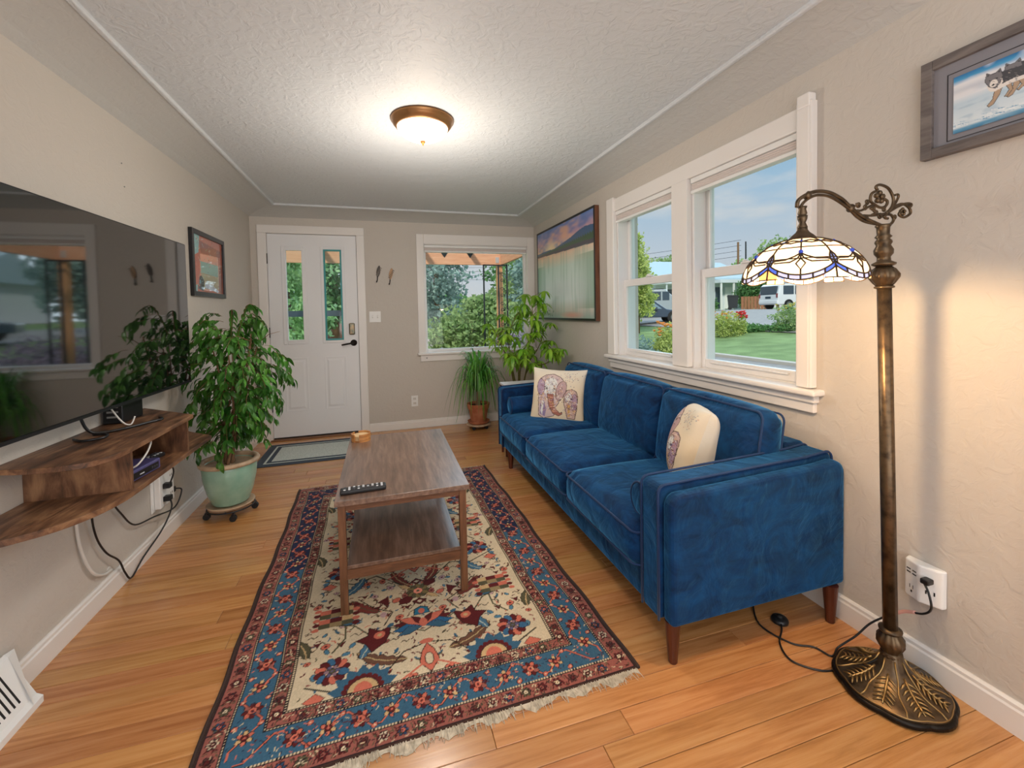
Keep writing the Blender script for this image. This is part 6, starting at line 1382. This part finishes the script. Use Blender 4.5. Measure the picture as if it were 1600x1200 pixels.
def car(name, label, o, ang, L__, Wd, Ht, m, suv=True):
    t = thing(name, tuple(o), label, 'car'); Mx = Matrix.Translation(o) @ Matrix.Rotation(ang, 4, 'Z')    # +x is the nose
    h = L__/2; w = Wd/2; b0 = .35; sh_ = Ht*.55
    if suv: P = [(-h, b0), (-h, sh_), (-h+.18, Ht-.12), (-h+.35, Ht), (h-2.1, Ht), (h-1.35, sh_+.05), (h-.2, sh_-.08), (h, sh_-.3), (h, b0)]
    else: P = [(-h, b0), (-h, sh_-.05), (-h+.7, sh_+.02), (-h+1.3, Ht), (h-2.2, Ht), (h-1.3, sh_), (h-.2, sh_-.15), (h, sh_-.3), (h, b0)]
    MB().prism(P, -w, w, 1, Mx).build('body', M[m], t, bev=.06, seg=3)
    if suv:
        MB().box(-h-.01, -h+.14, -w+.17, w-.17, sh_+.06, Ht-.16, Mx).build('rear_window', M['dglass'], t, bev=.02)
        for a, e in ((-h+.42, -h+1.25), (-h+1.35, -h+2.2), (-h+2.3, h-1.85)):
            for sg in (-1, 1): MB().box(a, e, sg*w-.012, sg*w+.012, sh_+.05, Ht-.16, Mx).build('side_window', M['dglass'], t, bev=.01)
        MB().box(-h-.05, -h+.1, -w+.04, w-.04, .42, .66, Mx).build('bumper', M[m], t, bev=.03)
        MB().box(-h-.02, -h+.0, -.26, .26, .80, .95, Mx).build('number_plate', M['dglass'], t)
        for sg in (-1, 1): MB().box(-h-.02, -h+.12, sg*(w-.10)-.07, sg*(w-.10)+.07, .85, 1.15, Mx).build('tail_light', mat('tail_light', '8c4648', .3), t)
        for sg in (-1, 1): MB().box(-h+.5, h-2.2, sg*(w-.14)-.02, sg*(w-.14)+.02, Ht, Ht+.05, Mx).build('roof_rail', M['black'], t)
    else:
        for sg in (-1, 1): MB().prism([(-h+.9, sh_+.02), (-h+1.38, Ht-.08), (h-2.25, Ht-.08), (h-1.55, sh_+.02)], sg*w-.012, sg*w+.012, 1, Mx).build('side_window', M['dglass2'], t)
        MB().box(h-.03, h+.02, -.3, .3, .5, .65, Mx).build('number_plate', M['white'], t)
        for sg in (-1, 1): MB().box(-.1, .1, sg*w-.005, sg*w+.02, sh_-.16, sh_-.13, Mx).build('handle', M['chrome'], t)
        for sg in (-1, 1): MB().box(h-2.0, h-1.8, sg*(w+.08)-.08, sg*(w+.08)+.08, sh_-.02, sh_+.12, Mx).build('mirror', M[m], t, bev=.02)
    for a in (-h+.85, h-.9):
        for sg in (-1, 1):
            q = MB().tube([(a, sg*w-.12 if sg > 0 else sg*w-.03, .36), (a, sg*w+.03 if sg > 0 else sg*w+.12, .36)], .36, 20, M=Mx).build('wheel', M['rubber'], t)
            MB().tube([(a, sg*(w+.02), .36), (a, sg*(w+.045), .36)], .2, 14, M=Mx).build('hubcap', M['chrome'], q)
    return t
M['cwhite'] = mat('white_car_paint', 'e3e6ea', .25, coat=.5); M['cdark'] = mat('dark_blue_car_paint', '39485c', .25, coat=.5); M['cgrey'] = mat('silver_car_paint', '9aa3aa', .3, coat=.5); M['dglass2'] = mat('car_side_glass', '7c95a8', .1)
car('car', 'white boxy four-wheel-drive car parked across the street under the stained-glass shade', Vector((30.4, 24.45, gz(29))), math.radians(-8), 4.6, 1.9, 1.85, 'cwhite')
car('car', 'dark blue car parked at the kerb outside the far unit of the side window', Vector((15.6, 21.2, gz(15.6)+.03)), math.radians(-25), 4.3, 1.8, 1.45, 'cdark', False)
car('car', 'silver car partly hidden behind the window mullion, beyond the dark blue car', Vector((20.3, 26.5, gz(20.3)+.03)), math.radians(-30), 4.6, 1.9, 1.8, 'cgrey')
bn = thing('trash_bin', (26.86, 26.76, 1.0), 'dark grey wheeled trash bin at the kerb before the white porch', 'trash bin')
MB().prism([(0, 0)]*0+[(-.28, .12), (.28, .12), (.36, 1.0), (-.36, 1.0)], -.3, .3, 1, Matrix.Translation((26.86, 26.76, 1.03)) @ Matrix.Rotation(math.radians(-40), 4, 'Z')).build('body', M['iron'], bn)
MB().prism([(-.40, 1.0), (.40, 1.0), (.36, 1.08), (-.34, 1.14)], -.34, .34, 1, Matrix.Translation((26.86, 26.76, 1.03)) @ Matrix.Rotation(math.radians(-40), 4, 'Z')).build('lid', M['iron'], bn)
for sg in (-1, 1): MB().tube([(-.2, sg*.26, .12), (-.2, sg*.32, .12)], .12, 12, M=Matrix.Translation((26.86, 26.76, 1.03)) @ Matrix.Rotation(math.radians(-40), 4, 'Z')).build('wheel', M['rubber'], bn)
bn2 = thing('dark_trailer', (29.4, 22.2, 1.0), 'low dark grey utility trailer standing beside the white car', 'trailer')
MT_ = Matrix.Translation((28.9, 22.3, 1.03)) @ Matrix.Rotation(math.radians(-8), 4, 'Z'); MB().box(-.9, 1.0, -.9, -.1, .40, 1.15, MT_).build('box', M['iron'], bn2, bev=.05)
for a in (-.5, .6): MB().tube([(a, -.95, .28), (a, -.80, .28)], .28, 14, M=MT_).build('wheel', M['rubber'], bn2)
pl_ = thing('utility_pole', (37, 36.6, 1.0), 'thin grey utility pole against the sky above the white house', 'utility pole')
MB().tube([(37, 36.6, 1), (37, 36.6, 8.0)], [.13, .10], 8).build('pole', M['bark'], pl_); MB().tube([(37.5, 36.1, 1), (37.5, 36.1, 8.0)], [.09, .07], 8).build('riser_pipe', M['iron'], pl_)
for k in range(4):
    o = MB().tube([(5+t_*(37.2-5), 66-t_*(66-36.4), 8.2-.55*k-1.2*math.sin(PI*t_)) for t_ in np.linspace(0, 1, 14)], .018, 4).build('wire', M['iron'], pl_)
